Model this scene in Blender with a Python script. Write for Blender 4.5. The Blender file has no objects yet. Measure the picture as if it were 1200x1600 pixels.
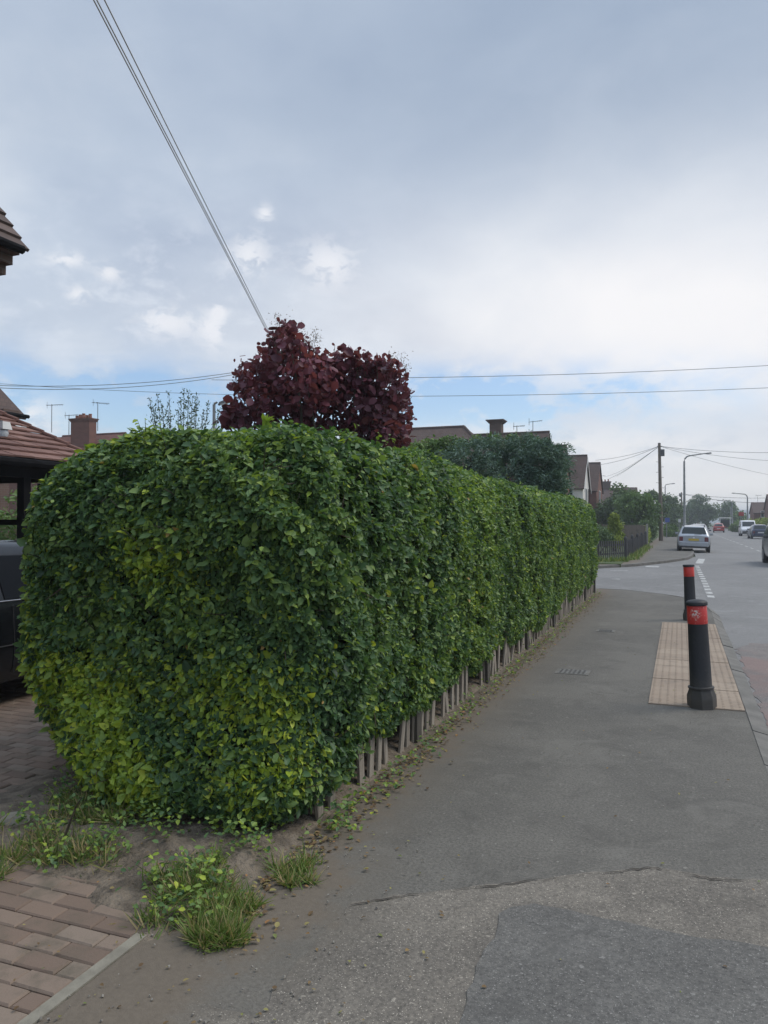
import bpy, math, random
import numpy as np
from mathutils import Vector, Matrix
random.seed(7); rng = np.random.default_rng(7)
S = bpy.context.scene; COL = S.collection
R = math.radians; PI = math.pi

# ------------------------------------------------------------------ camera
CAM_H = 1.65; YAW = math.atan(462/1200); PITCH = math.atan(15/1200)
cd = bpy.data.cameras.new('camera'); cam = bpy.data.objects.new('camera', cd); COL.objects.link(cam)
cam.location = (0, 0, CAM_H); cam.rotation_euler = (R(90)+PITCH, 0, YAW)
cd.sensor_fit = 'VERTICAL'; cd.sensor_height = 24.0; cd.lens = 18.0; cd.clip_start = .05; cd.clip_end = 20000
S.camera = cam
S.render.resolution_x = 768; S.render.resolution_y = 1024

# ------------------------------------------------------------------ world + sun
SUN_EL, SUN_AZ = 52, 62          # azimuth clockwise from +Y (street direction)
S.view_settings.view_transform = 'Standard'; S.view_settings.look = 'None'
S.view_settings.exposure = 0.40; S.view_settings.gamma = 1.0
sd = bpy.data.lights.new('sun', 'SUN'); sd.energy = 1.5; sd.angle = R(28); sd.color = (1, .93, .83)
so = bpy.data.objects.new('sun', sd); COL.objects.link(so); so.location = (0, 0, 30)
_d = Vector((math.sin(R(SUN_AZ))*math.cos(R(SUN_EL)), math.cos(R(SUN_AZ))*math.cos(R(SUN_EL)), math.sin(R(SUN_EL))))
so.rotation_euler = _d.to_track_quat('Z', 'Y').to_euler()

class NT:
    "small node helper"
    def __init__(s, tree): s.t = tree; s.n = tree.nodes; s.l = tree.links
    def node(s, typ, **kw):
        n = s.n.new(typ)
        for k, v in kw.items(): setattr(n, k, v)
        return n
    def put(s, sock, v):
        if isinstance(v, bpy.types.NodeSocket): s.l.new(v, sock)
        elif v is not None: sock.default_value = v
    def m(s, op, a, b=None, c=None, clamp=False):
        n = s.node('ShaderNodeMath', operation=op); n.use_clamp = clamp
        for i, v in enumerate((a, b, c)): s.put(n.inputs[i], v)
        return n.outputs[0]
    def mix(s, f, a, b, blend='MIX'):
        n = s.node('ShaderNodeMix', data_type='RGBA', blend_type=blend); n.clamp_factor = True
        s.put(n.inputs[0], f)
        for i, v in ((6, a), (7, b)):
            if not isinstance(v, bpy.types.NodeSocket) and len(v) == 3: v = (*v, 1)
            s.put(n.inputs[i], v)
        return n.outputs[2]
    def noise(s, vec, scale, detail=4, rough=.55, dist=0., dim='3D'):
        n = s.node('ShaderNodeTexNoise', noise_dimensions=dim)
        if vec is not None: s.l.new(vec, n.inputs['Vector'])
        n.inputs['Scale'].default_value = scale; n.inputs['Detail'].default_value = detail
        n.inputs['Roughness'].default_value = rough; n.inputs['Distortion'].default_value = dist
        return n.outputs['Fac']
    def ss(s, v, a, b):
        n = s.node('ShaderNodeMapRange', interpolation_type='SMOOTHSTEP')
        s.put(n.inputs[0], v); n.inputs[1].default_value = a; n.inputs[2].default_value = b
        return n.outputs[0]
    def ramp(s, v, stops):
        n = s.node('ShaderNodeValToRGB'); e = n.color_ramp.elements
        while len(e) < len(stops): e.new(.5)
        for el, (p, c) in zip(e, stops): el.position = p; el.color = (*c, 1)
        s.l.new(v, n.inputs[0]); return n.outputs[0]

w = bpy.data.worlds.new('World'); S.world = w; w.use_nodes = True
t = NT(w.node_tree); t.n.clear()
sky = t.node('ShaderNodeTexSky', sky_type='NISHITA'); sky.sun_disc = False
sky.sun_elevation = R(SUN_EL); sky.sun_rotation = R(SUN_AZ); sky.air_density = 1.2; sky.dust_density = .6; sky.ozone_density = 1.5
tc = t.node('ShaderNodeTexCoord'); sep = t.node('ShaderNodeSeparateXYZ'); t.l.new(tc.outputs['Generated'], sep.inputs[0])
dx, dy, dz = sep.outputs
AZ = t.m('MULTIPLY', t.m('ARCTAN2', dx, dy), 180/PI)           # degrees clockwise from the street direction
EL = t.m('MULTIPLY', t.m('ARCSINE', dz), 180/PI)
zz = t.m('ADD', t.m('MAXIMUM', dz, 0.0), .16)
cv = t.node('ShaderNodeCombineXYZ')
t.put(cv.inputs[0], t.m('DIVIDE', dx, zz)); t.put(cv.inputs[1], t.m('DIVIDE', dy, zz))
PV = cv.outputs[0]                                             # flat cloud-layer coordinates
av = t.node('ShaderNodeCombineXYZ'); t.put(av.inputs[0], t.m('MULTIPLY', AZ, .05)); t.put(av.inputs[1], t.m('MULTIPLY', EL, .09))
AV = av.outputs[0]
def gauss(a0, sa, e0, se):
    a = t.m('POWER', t.m('ABSOLUTE', t.m('DIVIDE', t.m('SUBTRACT', AZ, a0), sa)), 2)
    e = t.m('POWER', t.m('ABSOLUTE', t.m('DIVIDE', t.m('SUBTRACT', EL, e0), se)), 2)
    return t.m('EXPONENT', t.m('MULTIPLY', t.m('ADD', a, e), -1))
n1 = t.noise(PV, .9, 5, .5, .6); n2 = t.noise(AV, 1.3, 5, .55, .4); n3 = t.noise(AV, 4.0, 6, .6, .3)
n0 = t.noise(AV, .75, 3, .5, .3)
# big soft grey deck overhead, brighter towards the hidden sun
deck = t.ramp(t.m('ADD', t.m('MULTIPLY', n1, .6), t.m('ADD', t.m('MULTIPLY', n0, .28), t.m('MULTIPLY', n3, .12))),
              [(.38, (.40, .48, .62)), (.49, (.53, .61, .73)), (.60, (.70, .76, .84))])
darkb = t.m('MULTIPLY', t.ss(EL, 17, 30), t.m('ADD', .45, t.m('MULTIPLY', t.ss(AZ, -36, -12), .4)))
col = t.mix(t.m('MULTIPLY', darkb, t.m('ADD', .45, n2), clamp=True), deck, (.33, .41, .54))
bright = t.m('MULTIPLY', gauss(1, 27, 13.5, 7.5), t.m('ADD', .45, t.m('MULTIPLY', n2, 1.2)), clamp=True)
col = t.mix(t.m('MULTIPLY', bright, .95), col, (.95, .94, .95))
low = t.m('MULTIPLY', t.ss(EL, 7.0, 1.5), t.ss(AZ, -26, -6))
col = t.mix(low, col, (.96, .95, .93))
greyl = t.m('MULTIPLY', gauss(-5, 6, 4.2, 1.8), t.ss(n3, .38, .62))
col = t.mix(t.m('MULTIPLY', greyl, .6), col, (.72, .76, .80))
# wispy and puffy small clouds on the left
wis = t.m('MULTIPLY', gauss(-38, 16, 15, 5.5), t.ss(t.noise(AV, 6.0, 8, .62, .25), .48, .68))
col = t.mix(t.m('MULTIPLY', wis, .55), col, (.77, .82, .90))
pl_ = [(-25.2, 2.1, 18.5, 1.6), (-31, 1.5, 18.9, 1.3), (-36.8, 2.3, 14.0, 1.1), (-33.6, .9, 13.6, 1.3), (-29.9, .6, 21.7, .6), (-43.6, 1.3, 17.6, .5), (-40.8, .8, 17.0, .6), (-42.8, .8, 15.4, .6), (-33.2, .6, 15.0, .5)]
puff = gauss(*pl_[0])
for q in pl_[1:]: puff = t.m('ADD', puff, gauss(*q))
puff = t.m('MULTIPLY', puff, t.ss(t.m('ADD', t.noise(AV, 13, 8, .62, .5), t.m('MULTIPLY', puff, .16)), .47, .65), clamp=True)
col = t.mix(t.m('MULTIPLY', puff, .8), col, (.88, .89, .93))
# clear blue band low on the left and the thin gaps on the right
blue = t.m('ADD', t.m('MULTIPLY', gauss(-42, 26, 8.0, 2.6), 1.7), t.m('MULTIPLY', gauss(-14, 14, 9.0, 1.9), 1.25))
brk = t.m('MULTIPLY', blue, t.m('ADD', .35, t.ss(n3, .62, .36)), clamp=True)
cover = t.m('SUBTRACT', 1.0, t.m('MULTIPLY', brk, .92))
cum = t.m('MULTIPLY', t.m('ADD', gauss(-47, 3.0, 6.6, 2.0), t.m('MULTIPLY', gauss(-14, 18, 5.0, 1.7), .9)), t.ss(t.noise(AV, 5, 6, .6), .36, .56), clamp=True)
skyl = t.mix(1.0, sky.outputs[0], (.92, 1.02, 1.20), 'MULTIPLY')
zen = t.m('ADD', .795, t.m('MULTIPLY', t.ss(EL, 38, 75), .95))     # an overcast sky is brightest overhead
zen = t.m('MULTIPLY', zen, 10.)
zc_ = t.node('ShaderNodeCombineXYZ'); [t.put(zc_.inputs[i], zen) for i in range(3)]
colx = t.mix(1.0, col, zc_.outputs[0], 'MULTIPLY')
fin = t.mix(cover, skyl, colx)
fin = t.mix(cum, fin, (7.6, 7.5, 7.5))
bg = t.node('ShaderNodeBackground'); bg.inputs['Strength'].default_value = .1
t.l.new(fin, bg.inputs['Color']); wo = t.node('ShaderNodeOutputWorld'); t.l.new(bg.outputs[0], wo.inputs[0])

# ------------------------------------------------------------------ materials
def newmat(name):
    m = bpy.data.materials.new(name); m.use_nodes = True
    nt = NT(m.node_tree); b = nt.n['Principled BSDF']
    return m, nt, b
def coords(nt, which='Object'):
    return nt.node('ShaderNodeTexCoord').outputs[which]
def bump(nt, b, h, strength=.3, dist=.01):
    n = nt.node('ShaderNodeBump'); n.inputs['Strength'].default_value = strength; n.inputs['Distance'].default_value = dist
    nt.l.new(h, n.inputs['Height']); nt.l.new(n.outputs[0], b.inputs['Normal'])
def pm(name, c1, c2=None, scale=6, rough=.8, bmp=.2, bscale=60, metal=0, spec=.5, bdist=.005, coat=0):
    m, nt, b = newmat(name); v = coords(nt)
    if c2 is None: c2 = tuple(x*.8 for x in c1)
    f = nt.noise(v, scale, 6, .6)
    nt.l.new(nt.mix(nt.ss(f, .35, .65), c1, c2), b.inputs['Base Color'])
    b.inputs['Roughness'].default_value = rough; b.inputs['Metallic'].default_value = metal
    b.inputs['Specular IOR Level'].default_value = spec; b.inputs['Coat Weight'].default_value = coat
    if bmp: bump(nt, b, nt.noise(v, bscale, 3), bmp, bdist)
    return m
def asphalt(name, base, dark, light, speck=.5, moss=None, rough=.85, big=.6, red=None, dirt=False):
    m, nt, b = newmat(name); v = coords(nt)
    g = nt.noise(v, 160, 2, .6)
    blot = nt.noise(v, big, 6, .6, .4); fine = nt.noise(v, 9, 5, .7)
    c = nt.mix(nt.ss(blot, .38, .62), base, dark)
    c = nt.mix(nt.m('MULTIPLY', nt.ss(fine, .5, .75), .5), c, light)
    gr_ = nt.noise(v, 62, 4, .75)
    c = nt.mix(1., c, nt.ramp(gr_, [(.32, (.62, .62, .62)), (.5, (1, 1, 1)), (.68, (1.38, 1.36, 1.32))]), 'MULTIPLY')
    st = nt.ss(g, .62, .72)
    c = nt.mix(nt.m('MULTIPLY', st, speck), c, tuple(min(1, x*2.6) for x in light))
    dk = nt.ss(nt.noise(v, 95, 2, .6), .40, .30)
    c = nt.mix(nt.m('MULTIPLY', dk, .55), c, tuple(x*.35 for x in dark))
    mot = nt.noise(v, 3.2, 7, .7, .6)
    c = nt.mix(nt.m('MULTIPLY', nt.ss(mot, .50, .68), .45), c, tuple(x*.72 for x in dark))
    c = nt.mix(nt.m('MULTIPLY', nt.ss(nt.noise(v, 1.7, 6, .7, .8), .54, .66), .35), c, tuple(x*1.12 for x in light))
    spot = nt.ss(nt.noise(v, 33, 1, .3), .745, .77)                 # trodden gum and pale spots
    c = nt.mix(nt.m('MULTIPLY', spot, .55), c, tuple(min(1, x*1.7) for x in light))
    if dirt:
        sp = nt.node('ShaderNodeSeparateXYZ'); nt.l.new(v, sp.inputs[0]); x, y = sp.outputs[0], sp.outputs[1]
        e1 = nt.m('SUBTRACT', -1.50, x)                              # strip along the fence
        e2 = nt.m('SUBTRACT', .62, nt.m('SQRT', nt.m('ADD', nt.m('POWER', nt.m('ADD', x, 1.95), 2), nt.m('MULTIPLY', nt.m('POWER', nt.m('SUBTRACT', y, 3.0), 2), .55))))
        e3 = nt.m('MINIMUM', nt.m('SUBTRACT', -1.62, nt.m('MULTIPLY', nt.m('ADD', x, 0.), 1.)), nt.m('SUBTRACT', 2.75, y))
        e = nt.m('MAXIMUM', e1, nt.m('MAXIMUM', e2, e3))
        e = nt.m('ADD', e, nt.m('MULTIPLY', nt.m('SUBTRACT', nt.noise(v, 5, 7, .7), .5), .55))
        dc = nt.mix(nt.noise(v, 40, 4, .7), (.20, .165, .125), (.10, .082, .064))
        c = nt.mix(nt.m('MULTIPLY', nt.ss(e, -.32, .06), .55), c, (.145, .128, .104))
        c = nt.mix(nt.m('MULTIPLY', nt.ss(e, -.02, .16), .85), c, dc)
    if moss: c = nt.mix(nt.m('MULTIPLY', nt.ss(nt.noise(v, 2.3, 5, .65), .52, .68), .7), c, moss)
    if red: c = nt.mix(nt.m('MULTIPLY', nt.ss(nt.noise(v, 1.1, 5, .65, .5), .42, .62), .55), c, red)
    nt.l.new(c, b.inputs['Base Color']); b.inputs['Roughness'].default_value = rough
    b.inputs['Specular IOR Level'].default_value = .35
    h = nt.m('ADD', nt.m('MULTIPLY', g, .6), nt.m('MULTIPLY', fine, .6)); bump(nt, b, h, .55, .006)
    return m
def fol(name, stops, rough=.45, trans=.25, spec=.4):
    m, nt, b = newmat(name)
    a = nt.node('ShaderNodeAttribute', attribute_name='tint')
    c = nt.ramp(a.outputs['Fac'], stops)
    nt.l.new(c, b.inputs['Base Color']); b.inputs['Roughness'].default_value = rough
    b.inputs['Specular IOR Level'].default_value = spec
    if trans:
        tr = nt.node('ShaderNodeBsdfTranslucent'); nt.l.new(nt.mix(1., c, (1.3, 1.35, .7), 'MULTIPLY'), tr.inputs[0])
        mx = nt.node('ShaderNodeMixShader'); mx.inputs[0].default_value = trans
        nt.l.new(b.outputs[0], mx.inputs[1]); nt.l.new(tr.outputs[0], mx.inputs[2])
        nt.l.new(mx.outputs[0], nt.n['Material Output'].inputs[0])
    return m
def brickmat(name, c1, c2, mortar, sx=1., ry=.075, bw=.225):
    m, nt, b = newmat(name); v = coords(nt)
    s = nt.node('ShaderNodeSeparateXYZ'); nt.l.new(v, s.inputs[0])
    c = nt.node('ShaderNodeCombineXYZ'); nt.put(c.inputs[0], nt.m('ADD', s.outputs[0], s.outputs[1])); nt.put(c.inputs[1], s.outputs[2])
    br = nt.node('ShaderNodeTexBrick'); nt.l.new(c.outputs[0], br.inputs['Vector'])
    br.inputs['Color1'].default_value = (*c1, 1); br.inputs['Color2'].default_value = (*c2, 1); br.inputs['Mortar'].default_value = (*mortar, 1)
    br.inputs['Scale'].default_value = 1; br.inputs['Mortar Size'].default_value = .006; br.inputs['Brick Width'].default_value = bw; br.inputs['Row Height'].default_value = ry
    k = nt.mix(nt.m('MULTIPLY', nt.noise(v, 3, 5), .6), br.outputs[0], tuple(x*.55 for x in c1))
    nt.l.new(k, b.inputs['Base Color']); b.inputs['Roughness'].default_value = .9
    bump(nt, b, nt.m('SUBTRACT', 1., br.outputs['Fac']), .5, .006)
    return m
def tintmat(name, stops, rough=.85, nscale=25, namt=.5, dark=(.05, .045, .035)):
    m, nt, b = newmat(name); v = coords(nt)
    a = nt.node('ShaderNodeAttribute', attribute_name='tint'); c = nt.ramp(a.outputs['Fac'], stops)
    f = nt.noise(v, nscale, 6, .65)
    c = nt.mix(nt.m('MULTIPLY', nt.ss(f, .45, .75), namt), c, dark)
    nt.l.new(c, b.inputs['Base Color']); b.inputs['Roughness'].default_value = rough
    bump(nt, b, nt.noise(v, 120, 3), .4, .004)
    return m
def glassmat(name, c=(.02, .025, .03), rough=.06):
    m, nt, b = newmat(name); b.inputs['Base Color'].default_value = (*c, 1); b.inputs['Roughness'].default_value = rough
    b.inputs['Specular IOR Level'].default_value = .7
    return m
def paint(name, c, rough=.3, metal=.0, coat=.6):
    m, nt, b = newmat(name); v = coords(nt)
    k = nt.mix(nt.m('MULTIPLY', nt.ss(nt.noise(v, 5, 6, .65), .45, .7), .3), c, tuple(x*.6+.02 for x in c))
    nt.l.new(k, b.inputs['Base Color']); b.inputs['Roughness'].default_value = rough; b.inputs['Metallic'].default_value = metal
    b.inputs['Coat Weight'].default_value = coat; b.inputs['Coat Roughness'].default_value = .08
    return m
def woodmat(name, c1, c2, zs=2.2):
    m, nt, b = newmat(name); v = coords(nt)
    mp = nt.node('ShaderNodeMapping'); mp.inputs['Scale'].default_value = (40, 40, zs); nt.l.new(v, mp.inputs[0])
    f = nt.noise(mp.outputs[0], 1.0, 6, .65)
    c = nt.mix(nt.ss(f, .35, .66), c1, c2); c = nt.mix(nt.m('MULTIPLY', nt.ss(nt.noise(v, 3, 4), .5, .7), .6), c, tuple(x*.45 for x in c1))
    nt.l.new(c, b.inputs['Base Color']); b.inputs['Roughness'].default_value = .9; bump(nt, b, f, .5, .004)
    return m

M = {}
M['pave'] = asphalt('pavement_asphalt', (.142, .134, .118), (.112, .106, .094), (.178, .168, .148), .5, dirt=True)
M['pave_old'] = asphalt('worn_asphalt', (.180, .162, .137), (.135, .122, .105), (.24, .218, .182), .9, big=1.3, dirt=True)
M['pave_patch'] = asphalt('patched_asphalt', (.134, .129, .119), (.114, .110, .102), (.178, .172, .16), .7, big=1.5)
M['road'] = asphalt('road_asphalt', (.215, .212, .208), (.185, .183, .180), (.27, .27, .265), .3, big=.25)
M['side'] = asphalt('side_road_asphalt', (.205, .202, .198), (.170, .168, .165), (.26, .26, .255), .3, big=.3)
M['redroad'] = asphalt('red_worn_surfacing', (.19, .17, .16), (.15, .14, .135), (.26, .24, .22), .5, red=(.235, .150, .132), big=1.2)
M['concrete'] = pm('kerb_concrete', (.175, .166, .150), (.125, .12, .108), 3.5, .9, .4, 70)
M['edging'] = pm('edging_concrete', (.27, .25, .20), (.19, .175, .14), 7, .9, .5, 80)
M['line'] = pm('worn_white_line', (.55, .55, .53), (.30, .30, .29), 7, .8, .2, 90)
M['soil'] = pm('dry_soil', (.21, .172, .13), (.105, .085, .064), 9, .95, 1., 38, bdist=.03)
M['base'] = pm('field_ground', (.09, .12, .05), (.07, .085, .045), .05, .95, .2, 2)
M['lawn'] = pm('lawn_grass', (.06, .10, .03), (.09, .11, .045), 3, .95, .8, 50, bdist=.03)
M['brickpave'] = tintmat('block_paver', [(0, (.165, .118, .09)), (.5, (.21, .152, .115)), (1, (.235, .185, .145))], .9, 5, .8, (.105, .092, .066))
M['buff'] = tintmat('buff_blister_slab', [(0, (.275, .215, .165)), (.6, (.32, .252, .192)), (1, (.35, .28, .215))], .9, 5, .65, (.19, .16, .13))
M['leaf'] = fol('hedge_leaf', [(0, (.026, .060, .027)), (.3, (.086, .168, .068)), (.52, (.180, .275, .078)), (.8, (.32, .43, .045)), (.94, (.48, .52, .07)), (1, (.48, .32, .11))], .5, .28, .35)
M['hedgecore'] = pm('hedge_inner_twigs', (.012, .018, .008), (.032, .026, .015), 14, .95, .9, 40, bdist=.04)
M['twig'] = pm('twig_bark', (.10, .075, .05), (.055, .042, .03), 12, .9, .4, 60)
M['fencewood'] = woodmat('weathered_grey_wood', (.36, .32, .265), (.20, .17, .14))
M['postwood'] = woodmat('dark_damp_wood', (.10, .09, .075), (.055, .05, .042))
M['polewood'] = woodmat('pole_wood', (.20, .165, .13), (.13, .108, .088), .8)
M['purple'] = fol('smoke_bush_leaf', [(0, (.06, .022, .036)), (.5, (.15, .042, .066)), (.85, (.24, .065, .095)), (1, (.34, .10, .13))], .5, .33)
M['plume'] = fol('smoke_plume', [(0, (.16, .13, .12)), (1, (.28, .22, .20))], .9, .3)
M['bluegreen'] = fol('blue_conifer_spray', [(0, (.045, .082, .068)), (.5, (.105, .175, .145)), (1, (.20, .29, .235))], .65, .2)
M['midgreen'] = fol('garden_leaf', [(0, (.04, .08, .028)), (.5, (.11, .19, .06)), (1, (.21, .30, .09))], .6, .25)
M['fargreen'] = fol('street_tree_leaf', [(0, (.045, .078, .036)), (.5, (.095, .155, .065)), (1, (.17, .24, .10))], .7, .2)
M['lime'] = fol('lime_leaf', [(0, (.08, .12, .02)), (.5, (.22, .29, .04)), (1, (.38, .43, .08))], .6, .2)
M['euca'] = fol('grey_green_leaf', [(0, (.05, .085, .06)), (1, (.16, .23, .16))], .6, .2)
M['grass'] = fol('grass_blade', [(0, (.07, .12, .03)), (.5, (.15, .235, .055)), (.85, (.26, .31, .085)), (1, (.42, .34, .18))], .6, .25)
M['litter'] = fol('fallen_leaf', [(0, (.10, .06, .03)), (.4, (.22, .15, .07)), (.7, (.30, .27, .10)), (.85, (.12, .17, .05)), (1, (.35, .16, .07))], .8, .1)
M['black'] = pm('black_cast_plastic', (.018, .020, .024), (.028, .030, .034), 5, .5, .25, 50, spec=.45)
M['blackmetal'] = pm('black_painted_timber', (.005, .005, .006), (.009, .009, .010), 6, .9, .2, 30, spec=.12)
M['grey'] = pm('galvanised_steel', (.30, .31, .31), (.22, .23, .23), 6, .55, .1, 40, metal=.3)
M['greydark'] = pm('dark_steel', (.10, .105, .11), (.07, .07, .075), 6, .6, .1, 40)
M['cable'] = pm('overhead_cable_sheath', (.20, .21, .225), (.17, .18, .19), 3, .7, 0)
M['cablelight'] = pm('grey_overhead_cable_sheath', (.50, .51, .53), (.44, .45, .47), 3, .7, 0)
M['brick'] = brickmat('red_brick', (.22, .085, .06), (.15, .06, .045), (.22, .2, .17))
M['brickbrown'] = brickmat('brown_brick', (.15, .095, .075), (.10, .065, .055), (.17, .15, .13))
M['render'] = pm('white_render', (.78, .75, .70), (.66, .63, .59), 2, .9, .3, 60)
M['tile'] = brickmat('brown_roof_tile', (.115, .075, .062), (.085, .058, .050), (.035, .026, .022), 1, .16, .17)
M['tilered'] = brickmat('red_roof_tile', (.19, .075, .055), (.14, .06, .045), (.06, .03, .025), 1, .16, .17)
M['tilenear'] = tintmat('red_brown_clay_tile', [(0, (.165, .085, .070)), (.5, (.215, .115, .092)), (1, (.265, .15, .122))], .85, 9, .45, (.10, .06, .05))
M['tiledark'] = tintmat('dark_brown_clay_tile', [(0, (.085, .058, .05)), (.5, (.115, .078, .066)), (1, (.14, .10, .085))], .85, 9, .5, (.05, .04, .035))
M['pot'] = pm('terracotta_pot', (.30, .12, .07), (.22, .09, .055), 6, .85)
M['upvc'] = pm('white_window_frame', (.68, .68, .67), (.6, .6, .6), 3, .5, 0)
M['glass'] = glassmat('window_glass'); M['carglass'] = glassmat('car_glass', (.02, .028, .03), .08); M['carglass'].node_tree.nodes['Principled BSDF'].inputs['Specular IOR Level'].default_value = .3
M['tyre'] = pm('tyre_rubber', (.016, .016, .017), (.025, .025, .025), 10, .85)
M['rim'] = pm('wheel_alloy', (.35, .36, .37), (.25, .26, .27), 8, .4, 0, metal=.6)
M['chrome'] = pm('bright_trim', (.6, .6, .62), (.5, .5, .52), 8, .2, 0, metal=.9)
M['trim'] = pm('dark_bumper_plastic', (.03, .031, .033), (.04, .04, .042), 8, .6)
M['silver'] = paint('silver_paint', (.38, .41, .45), .33, .35); M['carred'] = paint('red_paint', (.42, .03, .025))
M['white'] = paint('white_paint', (.72, .73, .75)); M['navy'] = paint('navy_paint', (.022, .035, .085)); M['carblack'] = paint('black_paint', (.006, .007, .009), .25, 0, .35)
M['cargrey'] = paint('dark_grey_paint', (.06, .065, .07)); M['carblue'] = paint('grey_blue_paint', (.12, .13, .17))
M['taillight'] = pm('red_lamp_lens', (.15, .028, .038), (.12, .024, .03), 20, .25, 0)
M['lens'] = pm('clear_lamp_lens', (.60, .62, .65), (.5, .52, .55), 20, .2, 0)
M['plate'] = pm('yellow_plate', (.55, .40, .05), (.50, .36, .05), 20, .5, 0); M['platew'] = pm('white_plate', (.6, .6, .6), (.55, .55, .55), 20, .5, 0)
M['bluesign'] = pm('blue_sign_face', (.05, .10, .34), (.05, .09, .30), 20, .5, 0); M['redsign'] = pm('red_sign_face', (.50, .05, .04), (.45, .05, .04), 20, .5, 0)
M['panel'] = woodmat('grey_panel_fence_wood', (.25, .21, .18), (.19, .16, .135), 2); M['cpost'] = pm('concrete_fence_post', (.33, .32, .30), (.26, .25, .23), 5, .9)
M['blackwood'] = woodmat('black_stained_wood', (.075, .076, .078), (.05, .05, .052)); M['yellowfl'] = fol('yellow_flower', [(0, (.4, .32, .05)), (1, (.6, .5, .1))], .7, .2)
M['iron'] = pm('cast_iron_cover', (.17, .165, .155), (.11, .108, .10), 16, .7, .8, 60)
M['hill'] = pm('distant_hillside', (.10, .13, .15), (.14, .17, .18), .004, 1, 0)
def redband():
    m, nt, b = newmat('scuffed_red_reflective_band'); v = coords(nt)
    sep = nt.node('ShaderNodeSeparateXYZ'); nt.l.new(v, sep.inputs[0])
    f = nt.noise(v, 55, 5, .7); g = nt.noise(v, 21, 3, .6, 1.0)
    z = nt.m('ABSOLUTE', nt.m('DIVIDE', nt.m('SUBTRACT', sep.outputs[2], .845), .075)); x = nt.m('ABSOLUTE', nt.m('DIVIDE', nt.m('ADD', sep.outputs[0], .02), .055))
    core = nt.m('SUBTRACT', 1.15, nt.m('ADD', nt.m('POWER', z, 2), nt.m('POWER', x, 2)), clamp=True)
    k = nt.m('MULTIPLY', nt.ss(nt.m('ADD', f, nt.m('MULTIPLY', core, .16)), .60, .68), nt.m('ADD', .25, nt.ss(g, .42, .56)), clamp=True)
    nt.l.new(nt.mix(k, (.52, .035, .03), (.62, .52, .46)), b.inputs['Base Color']); b.inputs['Roughness'].default_value = .4
    return m
M['redscuff'] = redband(); M['redband'] = pm('red_reflective_band', (.58, .04, .03), (.5, .035, .03), 9, .4, 0)

def grimy():
    m, nt, b = newmat('grimy_black_plastic'); v = coords(nt); sep = nt.node('ShaderNodeSeparateXYZ'); nt.l.new(v, sep.inputs[0])
    f = nt.noise(v, 16, 6, .7); g = nt.noise(v, 60, 3, .7)
    up = nt.ss(nt.m('ADD', sep.outputs[2], nt.m('MULTIPLY', nt.m('SUBTRACT', f, .5), .35)), .34, .02)
    c = nt.mix(nt.m('MULTIPLY', nt.ss(f, .5, .75), .5), (.017, .019, .023), (.05, .05, .052))
    c = nt.mix(nt.m('MULTIPLY', up, .55), c, (.11, .10, .085)); c = nt.mix(nt.m('MULTIPLY', nt.ss(g, .68, .76), .7), c, (.16, .155, .145))
    nt.l.new(c, b.inputs['Base Color']); nt.put(b.inputs['Roughness'], nt.m('ADD', .42, nt.m('MULTIPLY', f, .3))); bump(nt, b, g, .2, .002); return m
M['black'] = grimy()

# ------------------------------------------------------------------ mesh helpers
def gp(px, py, z=0.):
    "ground point (metres) under a photo position, used for measuring the place"
    f = Vector(((px-600)/1200, (800-py)/1200, -1)); d = cam.rotation_euler.to_matrix() @ f
    k = (z-CAM_H)/d.z
    return Vector((d.x*k, d.y*k, z))
def at(px, zc, z=None, py=None):
    "point at depth zc along the view axis in the direction px; height z or from py"
    k = (px-600)/1200
    x = zc*(k*math.cos(YAW)-math.sin(YAW)); y = zc*(math.cos(YAW)+k*math.sin(YAW))
    if z is None: z = CAM_H+(815-py)/1200*zc
    return Vector((x, y, z))
def tag(o, label=None, cat=None, group=None, kind=None):
    if label: o['label'] = label
    if cat: o['category'] = cat
    if group: o['group'] = group
    if kind: o['kind'] = kind
    return o
def thing(name, label, cat, loc=(0, 0, 0), rz=0, group=None):
    o = bpy.data.objects.new(name, None); COL.objects.link(o); o.empty_display_size = .2
    o.location = loc; o.rotation_euler = (0, 0, rz); tag(o, label, cat, group); o['_w'] = 0
    return o
def attach(o, parent, world):
    if parent is not None:
        o.parent = parent
        if world:
            o.matrix_parent_inverse = (Matrix.Translation(parent.location) @ parent.rotation_euler.to_matrix().to_4x4()).inverted()
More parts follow.
